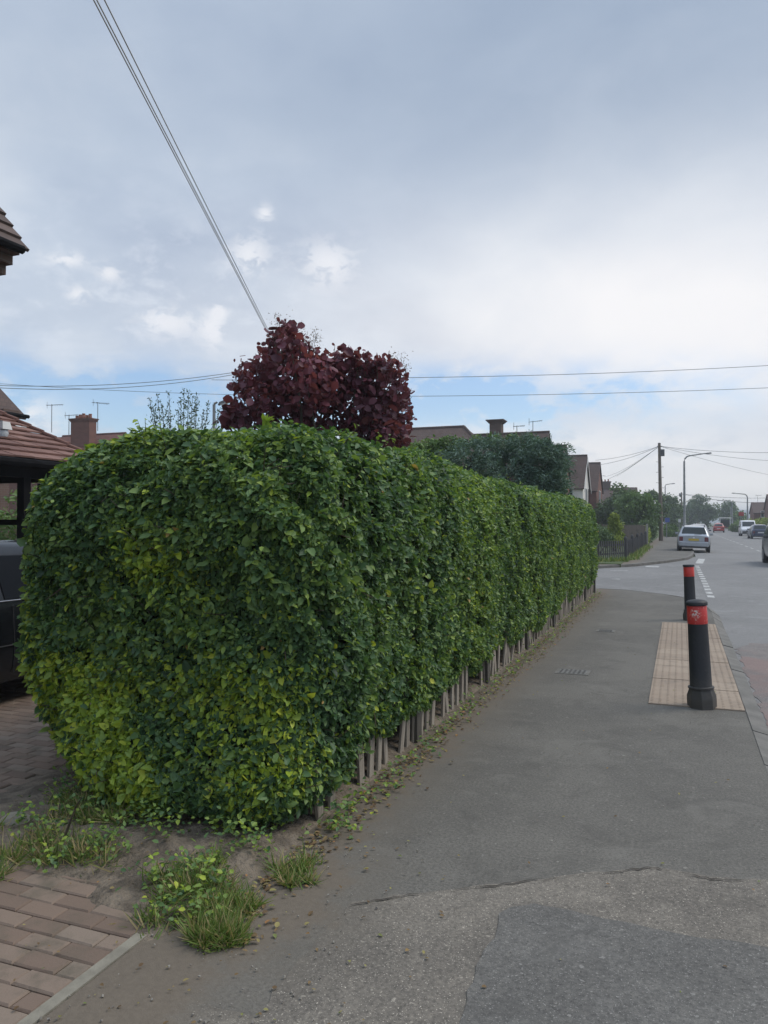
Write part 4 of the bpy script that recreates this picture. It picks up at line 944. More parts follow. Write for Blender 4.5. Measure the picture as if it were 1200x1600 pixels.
# second house farther left
h2 = thing('brick_house', 'second brick house at left edge with brown roof above the carport', 'house', (-23, 13, 0))
mb = MB(); gable_walls(mb, 'y', 6, 18.5, -28.0, -19.9, 5.25, 8.8)
for i in range(4): mb.b2(-19.9+.005, -19.9+.10*(i+1), 17.9, 18.5+.01*i, 4.55+i*.15, 4.55+(i+1)*.15-.003)
mb.build('wall', M['brickbrown'], h2, False, True)
rf = MB(); gable_roof(rf, 'y', 6, 18.5, -28.0, -19.9, 5.25, 8.8, .42, .3); rf.build('roof', M['tile'], h2, False, True)
MB().tube([(-19.42, 6, 5.0), (-19.42, 18.8, 5.0)], .06, 8).build('gutter', M['blackmetal'], h2, True, True)
window(h2, (-19.9, 13, 3.9), 1.4, 1.1, 'x+'); window(h2, (-19.9, 13, 1.4), 1.6, 1.2, 'x+')

# carport with red clay tile roof on black posts
cp_ = thing('carport', 'open carport with red clay tile roof on black timber posts', 'carport', (-9, 7.9, 0))
rf = MB(); nC = 9; XE, ZE, XR, ZR = -7.55, 2.42, -9.75, 3.33
tw_ = .30
for i in range(nC):
    u0, u1 = i/nC, (i+1)/nC+.02; x0 = XE+(XR-XE)*u0; z0 = ZE+(ZR-ZE)*u0; x1 = XE+(XR-XE)*u1; z1 = ZE+(ZR-ZE)*u1
    y0 = 5.9-(.15 if i % 2 else 0)
    while y0 < 8.72:
        y1 = min(y0+tw_, 8.75)
        if y1-y0 > .03:
            j = random.uniform(-.004, .006)
            rf.slab([(x0+.012, max(5.9, y0)+.003, z0+.040+j), (x0+.012, y1-.003, z0+.040+j), (x1, y1-.003, z1+.006+j), (x1, max(5.9, y0)+.003, z1+.006+j)], .022, random.random())
        y0 = y1
rf.slab([(XR-2.2, 8.75, ZE), (XR-2.2, 7.06, ZE), (XR, 7.06, ZR), (XR, 8.75, ZR)], .05)
for i in range(9):
    u0, u1 = i/9, (i+1)/9+.02
    rf.tube([(XE+(XR-XE)*u0, 8.76, ZE+(ZR-ZE)*u0+.045), (XE+(XR-XE)*u1, 8.76, ZE+(ZR-ZE)*u1+.03)], [.035, .03], 8, tint=random.random())
rf.build('roof', M['tilenear'], cp_, False, True)
mb = MB(); mb.b2(-7.72, -7.60, 5.9, 8.7, 2.20, 2.40); mb.b2(-9.7, -7.72, 8.55, 8.68, 2.22, 2.40); mb.build('beam', M['blackmetal'], cp_, False, True)
MB().tube([(-7.50, 5.9, 2.38), (-7.50, 8.72, 2.36)], .055, 8).build('gutter', M['blackmetal'], cp_, True, True)
sf = MB(); sf.slab([(XE-.02, 5.92, ZE-.01), (XE-.02, 8.7, ZE-.01), (XR, 8.7, ZR-.04), (XR, 5.92, ZR-.04)], .03); sf.build('soffit', M['blackmetal'], cp_, False, True)
for (x, y) in ((-7.66, 7.35), (-7.66, 8.6), (-8.6, 8.6), (-9.6, 8.6)): MB().b2(x-.055, x+.055, y-.055, y+.055, 0, 2.2).build('post', M['blackmetal'], cp_, False, True)
mb = MB(); mb.b2(-7.70, -7.63, 7.41, 8.54, 1.60, 1.68); mb.b2(-9.54, -8.66, 8.56, 8.62, 1.60, 1.68); mb.b2(-8.54, -7.72, 8.56, 8.62, 1.6, 1.68); mb.build('rail', M['blackmetal'], cp_, False, True)
fl = at(3, 9.0, py=665); lt = thing('floodlight', 'small white floodlight at left edge above carport roof', 'light', fl)
MB().box((0, 0, 0), (.16, .14, .09), taper=.75).build('housing', M['upvc'], lt); MB().lathe([(.055, -.13), (.07, -.09), (.06, -.05)], 12).build('lamp_glass', M['lens'], lt, True); MB().tube([(0, 0, .05), (-.25, -.12, .09)], .015, 6).build('bracket', M['greydark'], lt)

# chimney house in the left distance
h3 = thing('brick_house', 'distant brick house with six pot chimney left of the hedge top', 'house', (-39, 43, 0))
cL = at(82, 53, 0); cR = at(152, 53, 0)
mb = MB(); gable_walls(mb, 'x', -46, -37.0, 39.5, 47, 5.3, 7.75); mb.build('wall', M['brick'], h3, False, True)
rf = MB(); gable_roof(rf, 'x', -41.3, -36.0, 39.5, 47, 5.3, 7.7); rf.build('roof', M['tilered'], h3, False, True)
cc = at(130, 53, 0); ch = chimney(h3, (cc.x, cc.y), 1.6, .7, 6.0, 8.75, 5, 'brick')
aerial(ch, at(80, 52, 7.7), 1.9); aerial(ch, at(107, 52, 7.4), 1.5, .8); aerial(ch, at(152, 52, 7.8), 1.95, 1.1, 1.2)

# big tiled house behind the hedge
h4 = thing('tiled_house', 'large brown tiled house behind the purple bush and conifer', 'house', (-12, 48, 0))
mb = MB(); mb.b2(-17.5, -10.2, 44.8, 53.0, -.1, 4.9); gable_walls(mb, 'x', -13.8, -7.75, 46.6, 51.2, 4.95, 7.25); gable_walls(mb, 'x', -12.5, -7.75, 54.6, 59.0, 4.9, 7.2); mb.build('wall', M['brick'], h4, False, True)
rf = MB(); e = 4.9; r_ = 7.85
A_, B_, C_, D_ = (-17.9, 44.4, e), (-9.8, 44.4, e), (-9.8, 53.4, e), (-17.9, 53.4, e); R1, R2 = (-17.2, 48.6, r_), (-13.1, 48.6, r_)
for q in ([A_, B_, R2, R1], [B_, C_, R2], [C_, D_, R1, R2], [D_, A_, R1]): rf.slab(q, .1)
rf.tube([R1, R2], .1, 8); rf.tube([R2, (-9.8, 44.4, e+.02)], .09, 8)
gable_roof(rf, 'x', -14.0, -7.75, 46.6, 51.2, 4.95, 7.22, .3, .12); gable_roof(rf, 'x', -12.5, -7.75, 54.6, 59.0, 4.9, 7.1, .3, .12)
rf.build('roof', M['tile'], h4, False, True)
cc = at(776, 50, 0); ch = chimney(h4, (cc.x, cc.y), .75, .75, 6.6, 8.25, 0, 'brickbrown', .03)
aerial(ch, at(808, 49.5, 7.1), .75, .7); aerial(ch, at(833, 49.5, 7.15), 1.0, .8, .2); aerial(ch, at(637, 46, 7.2), 2.3, .5)
# gabled pair across the side road
h5 = thing('gabled_house', 'white rendered gabled house seen past the far hedge end', 'house', (-9, 70, 0))
mb = MB(); gable_walls(mb, 'x', -15, -7.75, 67.7, 72.5, 4.75, 7.45); mb.build('wall', M['render'], h5, False, True)
rf = MB(); gable_roof(rf, 'x', -15, -7.75, 67.7, 72.5, 4.75, 7.45, .32, .12); rf.build('roof', M['tile'], h5, False, True)
fr = MB(); 
for s_ in (-1, 1): fr.slab([(-7.60, 70.1, 7.42), (-7.60, 70.1+s_*2.7, 4.42), (-7.60, 70.1+s_*2.7, 4.18), (-7.60, 70.1, 7.15)][::s_], .03)
fr.build('bargeboard', M['upvc'], h5, False, True)
window(h5, (-9.0, 67.7, 3.8), .9, 1.3, 'y-', 0); window(h5, (-7.75, 70.1, 4.0), 1.2, 1.2, 'x+'); window(h5, (-7.75, 70.1, 1.4), 1.4, 1.3, 'x+')
MB().tube([(-7.68, 71.6, 0), (-7.68, 71.6, 4.6)], .05, 6).build('drainpipe', M['blackmetal'], h5, True, True)
h6 = thing('gabled_house', 'red brick gabled house adjoining the white rendered one', 'house', (-9, 77, 0))
mb = MB(); gable_walls(mb, 'x', -15, -7.3, 74.6, 80.4, 4.7, 7.3); mb.build('wall', M['brick'], h6, False, True)
rf = MB(); gable_roof(rf, 'x', -15, -7.3, 74.6, 80.4, 4.7, 7.3, .3, .12); rf.build('roof', M['tile'], h6, False, True)
window(h6, (-7.3, 77.5, 4.0), 1.3, 1.3, 'x+'); window(h6, (-7.3, 77.5, 1.4), 1.5, 1.3, 'x+'); window(h6, (-9, 74.6, 3.7), .9, 1.2, 'y-', 0)
h7 = thing('brick_house', 'far house roof with chimney above the garden tree', 'house', (-9, 124, 0))
mb = MB(); gable_walls(mb, 'x', -18, -6.2, 120, 128, 4.4, 6.8); mb.build('wall', M['brick'], h7, False, True)
rf = MB(); gable_roof(rf, 'x', -18, -6.2, 120, 128, 4.4, 6.75); rf.build('roof', M['tile'], h7, False, True)
cc = at(947, 121, 0); ch = chimney(h7, (cc.x, 124), 1.6, .8, 6.3, 7.9, 3); aerial(ch, at(939, 121, 6.6), 2.3)
# right hand houses
h8 = thing('brick_house', 'brown brick house at right edge with big brown roof', 'house', (17, 132, 0))
mb = MB(); gable_walls(mb, 'x', 12.7, 24, 128, 137, 3.6, 5.7); mb.build('wall', M['brick'], h8, False, True)
rf = MB(); gable_roof(rf, 'x', 12.7, 24, 128, 137, 3.6, 5.7); rf.build('roof', M['tile'], h8, False, True); window(h8, (15.6, 128, 2.2), 1.4, 1.2, 'y-')
h9 = thing('brick_house', 'lower brick house left of the one at right edge, small white window', 'house', (13, 147, 0))
mb = MB(); gable_walls(mb, 'x', 11.6, 24, 142, 150, 3.1, 4.8); mb.build('wall', M['brick'], h9, False, True)
rf = MB(); gable_roof(rf, 'x', 11.6, 24, 142, 150, 3.1, 4.8); rf.build('roof', M['tile'], h9, False, True); window(h9, (13.1, 142, 2.9), 1.0, 1.1, 'y-')
aerial(h9, (12.5, 146, 4.8), 1.4)

# ------------------------------------------------------------------ FENCES of the corner garden
fc = thing('picket_fence', 'black stained picket fence round the corner garden', 'fence', (-2.2, 35, 0))
def fence_run(a, b, step=.17, h=.85):
    a = Vector((*a, 0)); b = Vector((*b, 0)); d = b-a; n_ = int(d.length/step); ang = math.atan2(d.y, d.x)
    global NPK
    for i in range(n_):
        if NPK >= 98: return
        p = a.lerp(b, (i+.5)/n_); NPK += 1
        mb = MB(); mb.box((p.x, p.y, h/2+.02), (.085, .022, h-.05), ang); mb.build('picket', M['blackwood'], fc, False, True)
    for z in (.30, .66):
        c_ = (a+b)/2; s_ = Vector((-d.y, d.x, 0)).normalized()*.035; MB().box((c_.x+s_.x, c_.y+s_.y, z), (d.length, .04, .07), ang).build('rail', M['blackwood'], fc, False, True)
NPK = 0
f1 = [(-5.8, 29.9+.9), (-3.42, 31.85), (-2.18, 34.6)]; f2 = [(-2.18, 34.6), (-2.12, 38.5), (-2.1, 43), (-2.08, 47.5), (-2.05, 52)]
fence_run(f1[0], f1[1]); fence_run(f1[1], f1[2])
for a, b in zip(f2[:-1], f2[1:]): fence_run(a, b, .30)
for x, y in f1+f2[1:]:
    MB().lathe([(.075, 0), (.075, .95), (.05, 1.0), (.01, 1.04)], 8, Matrix.Translation((x, y, 0))).build('fence_post', M['blackwood'], fc, False, True)
pl = thing('panel_fence', 'grey timber panel fence with pale concrete posts behind picket fence', 'fence', (-4, 52.3, 0))
for i, x in enumerate((-1.98, -4.0, -6.0, -8.0)):
    MB().b2(x-.07, x+.07, 52.43, 52.57, 0, 1.5).build('concrete_post', M['cpost'], pl, False, True)
    if x > -7:
        mb = MB(); n_ = 14
        for j in range(n_): mb.box((x-1.0, 52.5, .08+j*.096), (1.83, .02, .115), mtx=Matrix.Rotation(R(7), 3, 'X'))
        mb.box((x-1.0, 52.5, 1.42), (1.84, .05, .04)); mb.build('panel', M['panel'], pl, False, True)

# ------------------------------------------------------------------ POLES, LAMPS, SIGNS
pb = gp(1033, 845); tpole = thing('telegraph_pole', 'tall brown telegraph pole with grey box beyond the side road', 'pole', (pb.x, pb.y, 0))
TP_TOP = 8.35
MB().tube([(0, 0, -.1), (0, 0, .6), (-.05, 0, 4), (-.11, 0, TP_TOP)], [.19, .175, .145, .115], 12).build('shaft', M['polewood'], tpole, True)
MB().box((.14, -.02, TP_TOP-.78), (.34, .26, .58)).build('junction_box', M['greydark'], tpole, bevel=.02)
mb = MB()
for i in range(9):
    z = 3.2+i*.45; s_ = 1 if i % 2 else -1; mb.tube([(-.07, 0, z), (-.07+s_*.32, 0, z)], .016, 5)
mb.build('step_irons', M['greydark'], tpole)
mb = MB(); mb.tube([(-.11, 0, TP_TOP), (-.11, 0, TP_TOP+.08)], [.13, .10], 10)
for k in range(6): mb.tube([(-.11, 0, TP_TOP-.2), (-.11+.22*math.cos(k), .22*math.sin(k), TP_TOP-.2)], .018, 5)
mb.build('cable_ring', M['greydark'], tpole)
def simple_pole(label, px, zc, ptop, r=.11, box=False):
    b = at(px, zc, 0); h = CAM_H+(815-ptop)/1200*zc; th = thing('telegraph_pole', label, 'pole', b)
    MB().tube([(0, 0, -.1), (0, 0, h)], [r*1.2, r], 10).build('shaft', M['polewood'], th, True)
    MB().lathe([(r*1.1, h), (r*.8, h+.1)], 8).build('cap', M['greydark'], th)
    if box: MB().box((-.25, 0, h-.4), (.4, .4, .6)).build('junction_box', M['greydark'], th)
    return b, h
P2b, P2h = simple_pole('distant telegraph pole with dark top, left of the tall lamp column', 1065, 150, 770, .14, True)
simple_pole('farther dark topped pole among trees, left of the road', 1052, 160, 785, .16, True)
simple_pole('bare pale pole rising above the silver car roof', 1090.5, 185, 783, .16)
simple_pole('thin dark pole before the sky gap at the bend', 1126, 200, 800, .12)
def lamp(label, px, zc, ptop, arm, r=.085, head=True, pbot=None, rise=.12):
    "column with bent arm of length arm metres to +x / -x"
    b = at(px, zc, 0); h = CAM_H+(815-ptop)/1200*zc; th = thing('street_lamp', label, 'street lamp', b, YAW)
    sg = 1 if arm > 0 else -1; c_ = min(.55, abs(arm)*.3)
    MB().lathe([(r*1.5, -.05), (r*1.5, 1.3), (r*1.05, 1.38), (r, h*.45)], 12).build('column_base', M['grey'], th, True)
    pts = [(0, 0, h*.45)]+[(0, 0, h-c_)]+[(sg*c_*(1-math.cos(a)), 0, h-c_+c_*math.sin(a)) for a in (R(30), R(60), R(85))]
    pts.append((arm, 0, h+rise)); MB().tube(pts, [r, r*.75, r*.7, r*.65, r*.6, r*.5], 10).build('column', M['grey'], th, True)
    if head:
        hd_ = MB(); m3 = Matrix.Rotation(-math.atan2(rise, abs(arm)+.01)*sg, 3, 'Y')
        hd_.box((arm+sg*.30, 0, h+rise+.03), (.62, .24, .10), mtx=m3, taper=.7); hd_.build('lamp_head', M['greydark'], th, bevel=.02)
        MB().box((arm+sg*.34, 0, h+rise-.035), (.40, .18, .05), mtx=m3, taper=1.2).build('lamp_glass', M['lens'], th)
    return th
lamp('tall grey street lamp with long curved arm behind silver car', 1069.5, 73, 712, 2.0, .11, True, None, .22)
lamp('grey street lamp standing just right of the telegraph pole', 1039.5, 118, 757, .9, .10)
lamp('street lamp on the right pavement above the white van, arm to left', 1168, 118, 772, -1.8, .12)
lamp('second street lamp on the right, by the bus shelter', 1144, 141, 783, -2.2, .13)
lamp('short lamp column near the blue sign, left of road', 1056, 140, 794, .3, .11)
lamp('short lamp column against trees, beside the tall lamp', 1062.5, 165, 799, .3, .12)
lamp('short pale column in front of the broad tree at the bend', 1106, 175, 802, .3, .12)
lamp('slim post beside the second right hand street lamp', 1141.5, 165, 793, -.2, .10, False)
lamp('street lamp head above the hedge left of the purple bush', 334, 28, 630, .12, .07, True, None, .05)
def sign(name, label, px, zc, py0, py1, wpx, mat):
    b = at(px, zc, 0); z0 = CAM_H+(815-py1)/1200*zc; z1 = CAM_H+(815-py0)/1200*zc; wd = wpx/1200*zc
    th = thing(name, label, 'sign', b, YAW); MB().tube([(0, 0, -.05), (0, 0, z1-.05)], .045, 8).build('post', M['grey'], th, True)
    MB().box((wd*.12, -.06, (z0+z1)/2), (wd, .03, z1-z0)).build('sign_face', mat, th)
sign('road_sign', 'small blue road sign on a grey post beyond telegraph pole', 1041.5, 78, 809, 816, 7, M['bluesign'])
sign('board_sign', 'red board sign on post before the right hand houses', 1157, 122, 800, 806, 8, M['redsign'])
sign('road_sign', 'small white sign plate low among trees left of road', 1061, 100, 811, 816, 4, M['platew'])
bs = at(1133, 150, 0); sh_ = thing('bus_shelter', 'small pale bus shelter on the right pavement past the red car', 'bus shelter', bs, -.1)
mb = MB()
for x in (-.9, .9):
    for y in (-.6, .6): mb.box((x, y, 1.15), (.09, .09, 2.3))
mb.build('frame', M['upvc'], sh_); MB().box((0, 0, 2.38), (2.2, 1.6, .14), taper=.92).build('roof', M['render'], sh_)
mb = MB(); mb.box((0, .6, 1.2), (1.7, .03, 1.6)); mb.box((.9, 0, 1.2), (.03, 1.1, 1.6)); mb.build('pane', M['carglass'], sh_); MB().box((0, .35, .5), (1.5, .3, .06)).build('bench', M['redsign'], sh_)

# ------------------------------------------------------------------ CABLES
def cable(label, a, b, sag=.3, r=.014, mat='cable', n=22):
    a = Vector(a); b = Vector(b); pts = []
    for i in range(n+1):
        u = i/n; p = a.lerp(b, u); p.z -= sag*4*u*(1-u); pts.append(p)
    o = MB().tube(pts, r, 5).build('overhead_cable', M[mat], smooth=True); return tag(o, label, 'cable', 'overhead cables')
def far_end(p0, p1, k): return p1+(p1-p0)*k
for (x0, xe, lab) in ((146, 416.5, 'leftmost of three close overhead cables falling to the purple bush'), (151, 418, 'middle of three close overhead cables falling to the purple bush'), (163, 420, 'rightmost of three close overhead cables falling to the purple bush')):
    A0 = at(xe, 20, py=518); B0 = at(x0, 7, py=0); B1 = far_end(A0, B0, 1.2); cable(lab, A0+(A0-B0)*.12, B1, .0, .0075, 'cablelight')
wires = [('upper overhead cable from left edge to the bush', (-30, 601, 26), (386, 578, 30), .25), ('second overhead cable from left edge, just below the upper one', (-30, 604, 26), (390, 580, 30), .32),
         ('lowest overhead cable crossing behind the slim tree', (-30, 597, 40), (400, 617, 40), .1), ('level overhead cable left of the bush', (330, 593, 34), (430, 592, 34), .02),
         ('upper overhead cable crossing the sky from bush to right edge', (600, 590, 30), (1260, 567, 34), .12), ('lower overhead cable crossing the sky from bush to right edge', (600, 619, 34), (1260, 603, 36), .1)]
for lab, a, b, sg in wires: cable(lab, at(a[0], a[2], py=a[1]), at(b[0], b[2], py=b[1]), sg, .012, 'cable')
tt_ = Vector((pb.x-.11, pb.y, TP_TOP-.2))
for lab, px, py, zc, sg in (('cable from the telegraph pole to the white gable, upper', 931, 719, 74, .2), ('cable from the telegraph pole to the brick gable, just lower', 930, 727, 75, .25),
                            ('cable from the telegraph pole dropping to the garden trees', 952, 748, 90, .2), ('steeper cable from the telegraph pole into the garden trees', 964, 744, 100, .1), ('faint cable from the telegraph pole towards the far chimney', 945, 745, 120, .4)):
    cable(lab, tt_, at(px, zc, py=py), sg, .016, 'cable')
for lab, px, py, zc, sg in (('top cable from the telegraph pole to the right edge', 1260, 706, 60, .25), ('second cable from the telegraph pole to the right edge', 1260, 722, 70, .3), ('third, lower cable from the telegraph pole to the right', 1260, 752, 90, .3)):
    cable(lab, tt_, at(px, zc, py=py), sg, .016, 'cable')
p2 = Vector((P2b.x, P2b.y, P2h-.2))
cable('far cable from distant pole to the right houses, upper', p2, at(1200, 150, py=778), .3, .035); cable('far cable from distant pole to the right, lower', p2, at(1210, 135, py=786), .5, .035); cable('far short cable from distant pole to the left trees', p2, at(1036, 130, py=781), .2, .035)

# ------------------------------------------------------------------ VEHICLES
def vehicle(name, label, cat, loc, rz, paint_, Lc, W, st, roofmat=None, rails=False, group=None, wheels=(.75, None), wr=.31, taillights=True, facing='rear', van=False, plate='plate', opendoor=False):
    """st: stations (y, z_bottom, half width factor, z_belt, z_top, top half width); y=0 is the end nearest the local origin (rear)"""
    th = thing(name, label, cat, loc, rz, group); hw = W/2; secs = []
    for (y, zb, f, zbelt, zt, wt) in st:
        w_ = hw*f; pr = [(w_*.80, zb), (w_*.94, zb+.05), (w_*.985, zb+.18), (w_, zb+.36), (w_*.985, zbelt-.10), (w_*.955, zbelt)]
        if zt-zbelt > .12: pr += [(wt+(w_*.955-wt)*.35, zbelt+(zt-zbelt)*.70), (wt, zt-.055), (wt-.07, zt-.012), (wt*.5, zt+.012)]
        else: pr += [(w_*.92, zbelt+(zt-zbelt)*.4), (w_*.86, zt-.01), (w_*.7, zt), (w_*.4, zt+.012)]
        secs.append([(x, y, z) for x, z in pr]+[(-x, y, z) for x, z in pr[::-1]])
    n_ = len(secs[0]); mb = MB(); mb.add([v for s_ in secs for v in s_], [(i*n_+k, i*n_+(k+1) % n_, (i+1)*n_+(k+1) % n_, (i+1)*n_+k) for i in range(len(secs)-1) for k in range(n_)]+[tuple(range(n_)), tuple(range((len(secs)-1)*n_, len(secs)*n_))[::-1]])
    body = mb.build('body', paint_, th, True, ang=32)
    def top_at(y):
        for a, b in zip(st[:-1], st[1:]):
            if a[0] <= y <= b[0]:
                u = (y-a[0])/(b[0]-a[0]); return [a[i]+(b[i]-a[i])*u for i in range(6)]
        return st[-1] if y > st[-1][0] else st[0]
    # side windows follow the body surface a few millimetres proud
    cab = [s_ for s_ in st if s_[4]-s_[3] > .3]; ya, yb = cab[0][0]+.12, cab[-1][0]-.08
    def side_pt(y, u, s_, off=.006):
        q = top_at(y); w_ = hw*q[2]; zb_, zt_ = q[3], q[4]; k = .06+u*.74
        if k < .70: x = w_*.955+(q[5]+(w_*.955-q[5])*.35-w_*.955)*k/.70; z = zb_+(zt_-zb_)*k
        else:
            v = (k-.70)/.3; x = q[5]+(w_*.955-q[5])*.35*(1-v); z = zb_+(zt_-zb_)*.70+(zt_-.055-zb_-(zt_-zb_)*.70)*v
        return (s_*(x+off), y, z)
    npan = 1 if van else 3
    for s_ in (-1, 1):
        for i in range(npan):
            a = ya+(yb-ya)*i/3+.03; b = ya+(yb-ya)*(i+1)/3-.03
            if van: a, b = ya+(yb-ya)*.68, yb
            mb = MB(); g = [[side_pt(y, u, s_) for u in (0, .5, .93, 1)] for y in (a, (a+b)/2, b)]
            mb.add([p for r2 in g for p in r2], [(i2*4+k, i2*4+k+1, (i2+1)*4+k+1, (i2+1)*4+k) for i2 in range(2) for k in range(3)]); mb.build('side_window', M['carglass'], th, True)
    # rear and front screens: between the top and belt of neighbouring stations
    def screen(nm, i0, i1, out):
        a, b = st[i0], st[i1]; mb = MB(); dirv = Vector((0, a[0]-b[0], 0)).normalized()
        zlo = a[3]+.05 if a[4]-a[3] < .2 else a[3]+.04
        pts = []
        for v in (0, .5, 1):
            u = .08+.82*v; y = a[0]+(b[0]-a[0])*u; q = [a[k]+(b[k]-a[k])*u for k in range(6)]; z = q[4]; x = (hw*q[2]*.86*(1-u)+q[5]*u)*.93-.03
            nrm = Vector((0, a[0]-b[0] if a[4] < b[4] else b[0]-a[0], 0)); rise_ = (b[4]-a[4]); run = (b[0]-a[0]); nn_ = Vector((0, -rise_, run)); nn_ = nn_.normalized() if nn_.z >= 0 else -nn_.normalized()
            for x_ in (-x, -x*.5, x*.5, x): pts.append(Vector((x_, y, z+.010))+nn_*.012)
        mb.add(pts, [(i*4+k, i*4+k+1, (i+1)*4+k+1, (i+1)*4+k) for i in (0, 1) for k in range(3)]); return mb.build(nm, M['carglass'], th, True)
    ri = next(i for i in range(len(st)) if st[i][4]-st[i][3] > .3); fi = max(i for i in range(len(st)) if st[i][4]-st[i][3] > .3)
    if ri > 0: sw = screen('rear_window', ri-1, ri, 1)
    screen('windscreen', fi+1, fi, 1)
    y1, y2 = wheels[0], wheels[1] or Lc-.85
    for y in (y1, y2):
        for s_ in (-1, 1):
            wx = s_*(hw-.105); m4 = Matrix.Translation((wx, y, wr)) @ Matrix.Rotation(s_*R(90), 4, 'Y')
            wh = MB().lathe([(wr*.35, -.02), (wr*.36, .06), (wr*.30, .07)], 16, m4).build('wheel', M['greydark'], th, True)
            MB().lathe([(wr*.62, -.10), (wr*.93, -.10), (wr, -.07), (wr, .07), (wr*.93, .105), (wr*.66, .105)], 24, m4).build('tyre', M['tyre'], wh, True)
            MB().lathe([(wr*.65, .095), (wr*.62, .112), (wr*.5, .108), (wr*.2, .113), (wr*.02, .114)], 16, m4).build('rim', M['rim'], wh, True)
            MB().lathe([(wr*1.16, .0), (wr*1.16, .108), (wr*1.05, .1075), (wr*1.04, .0)], 24, m4).build('wheel_arch', M['trim'], th, True)
    # ends: bumpers, lamps, plates
    zb = st[0][1]; w0 = hw*st[0][2]
    re = MB(); re.box((0, -.035, zb+.14), (w0*1.86, .13, .24)); re.build('rear_bumper', paint_ if not van else M['trim'], th, bevel=.03)
    MB().box((0, -.035, zb-.02), (w0*1.74, .13, .11)).build('rear_valance', M['trim'], th, bevel=.02)
    fe = st[-1]; MB().box((0, fe[0]+.02, fe[1]+.14), (hw*fe[2]*1.86, .14, .26)).build('front_bumper', paint_ if not van else M['trim'], th, bevel=.03)
    zb2 = st[0][3]
    for s_ in (-1, 1):
        MB().box((s_*(w0*.84), .005, zb2-.14), (w0*.25, .07, .24)).build('tail_lamp', M['taillight'], th, bevel=.02)
        MB().box((s_*(w0*.84), .0, zb2-.32), (w0*.25, .075, .085)).build('reversing_lamp', M['lens'], th, bevel=.015)
        MB().box((s_*hw*fe[2]*.72, fe[0]-.01, fe[3]-.14), (hw*.36, .08, .17)).build('headlight', M['lens'], th, bevel=.03)
        q = top_at(yb-.15); MB().box((s_*(hw+.07), yb-.02, q[3]+.06), (.19, .10, .13)).build('mirror', paint_ if not van else M['trim'], th, bevel=.03)
        hl = MB(); hl.box((s_*(hw*.99+.012), (ya+yb)/2-.30, q[3]-.13), (.03, .20, .035)); hl.build('door_handle', paint_ if paint_ is not M['carblack'] else M['chrome'], th, bevel=.008)
    MB().box((0, -.015, zb2-.17), (.54, .03, .12)).build('number_plate', M[plate], th)
    MB().box((0, fe[0]+.09, fe[1]+.12), (.52, .03, .11)).build('number_plate', M['platew'], th)
    MB().box((0, fe[0]-.005, fe[3]-.16), (hw*.75, .06, .14)).build('grille', M['trim'], th, bevel=.01)
    if rails:
        for s_ in (-1, 1):
            a, b = cab[0], cab[-1]; mb = MB(); mb.tube([(s_*(a[5]-.04), a[0]+.15, a[4]+.005), (s_*(a[5]-.04), a[0]+.25, a[4]+.07), (s_*(b[5]-.03), b[0]-.4, b[4]+.08), (s_*(b[5]-.03), b[0]-.25, b[4]+.005)], .022, 6); mb.build('roof_rail', M['trim'], th, True)
    return th
ESTATE = [(0, .30, .90, .86, .90, .70), (.06, .28, .96, .90, .97, .70), (.42, .24, .99, .92, 1.40, .58), (.75, .20, 1, .93, 1.45, .60), (1.7, .18, 1, .93, 1.48, .62), (2.7, .18, 1, .92, 1.45, .60), (3.35, .20, 1, .92, 1.0, .7), (4.2, .24, .96, .80, .84, .6), (4.5, .30, .85, .66, .68, .5)]
HATCH = [(0, .30, .88, .82, .88, .66), (.06, .28, .95, .88, .95, .66), (.5, .24, .99, .90, 1.38, .54), (.8, .20, 1, .92, 1.43, .57), (1.5, .18, 1, .92, 1.46, .59), (2.4, .18, 1, .90, 1.42, .57), (3.0, .20, 1, .90, .97, .66), (3.7, .24, .95, .78, .82, .6), (3.95, .30, .85, .64, .66, .5)]
SUV = [(0, .36, .92, 1.0, 1.06, .75), (.06, .32, .97, 1.05, 1.12, .75), (.35, .30, 1, 1.08, 1.72, .66), (.7, .28, 1, 1.10, 1.80, .68), (1.8, .26, 1, 1.10, 1.84, .70), (2.9, .26, 1, 1.08, 1.78, .68), (3.55, .28, 1, 1.08, 1.16, .75), (4.35, .32, .97, .98, 1.02, .7), (4.6, .38, .88, .8, .82, .6)]
VAN = [(0, .32, .96, 1.0, 1.80, .76), (.06, .28, 1, 1.02, 1.86, .78), (1.2, .22, 1, 1.05, 1.90, .80), (2.6, .22, 1, 1.05, 1.90, .78), (3.0, .22, 1, 1.04, 1.80, .72), (3.75, .24, 1, 1.02, 1.10, .75), (4.2, .28, .97, .92, .96, .7), (4.4, .34, .88, .78, .80, .6)]
sc = (gp(1058, 862)+gp(1106, 863, RZ))/2
v1 = vehicle('parked_car', 'silver estate car parked half on the far pavement, rear view', 'car', (sc.x+.03, sc.y, -.05), R(-1), M['silver'], 4.5, 1.74, ESTATE, rails=True, group='cars along the street'); v1.rotation_euler[1] = R(1.8)
wp = MB().tube([(.02, -.02, .99), (.42, .09, 1.02)], .012, 5).build('rear_wiper', M['trim'], v1)
MB().box((0, -.012, .80), (.10, .03, .08), taper=.7).build('badge', M['chrome'], v1)
vehicle('parked_car', 'dark car parked ahead of the silver estate, mostly hidden', 'car', (1.32, 66, -.04), R(-2), M['carblue'], 3.95, 1.7, HATCH, group='cars along the street')
vehicle('parked_car', 'farther dark car showing beyond the silver estate', 'car', (1.75, 84, -.04), R(-3), M['cargrey'], 3.95, 1.7, HATCH, group='cars along the street')
rc = at(1123, 122, 0); vehicle('red_car', 'small red car driving in the distance, in middle of road', 'car', (rc.x, rc.y, RZ), R(-2), M['carred'], 3.95, 1.68, HATCH, group='cars along the street', plate='platew')
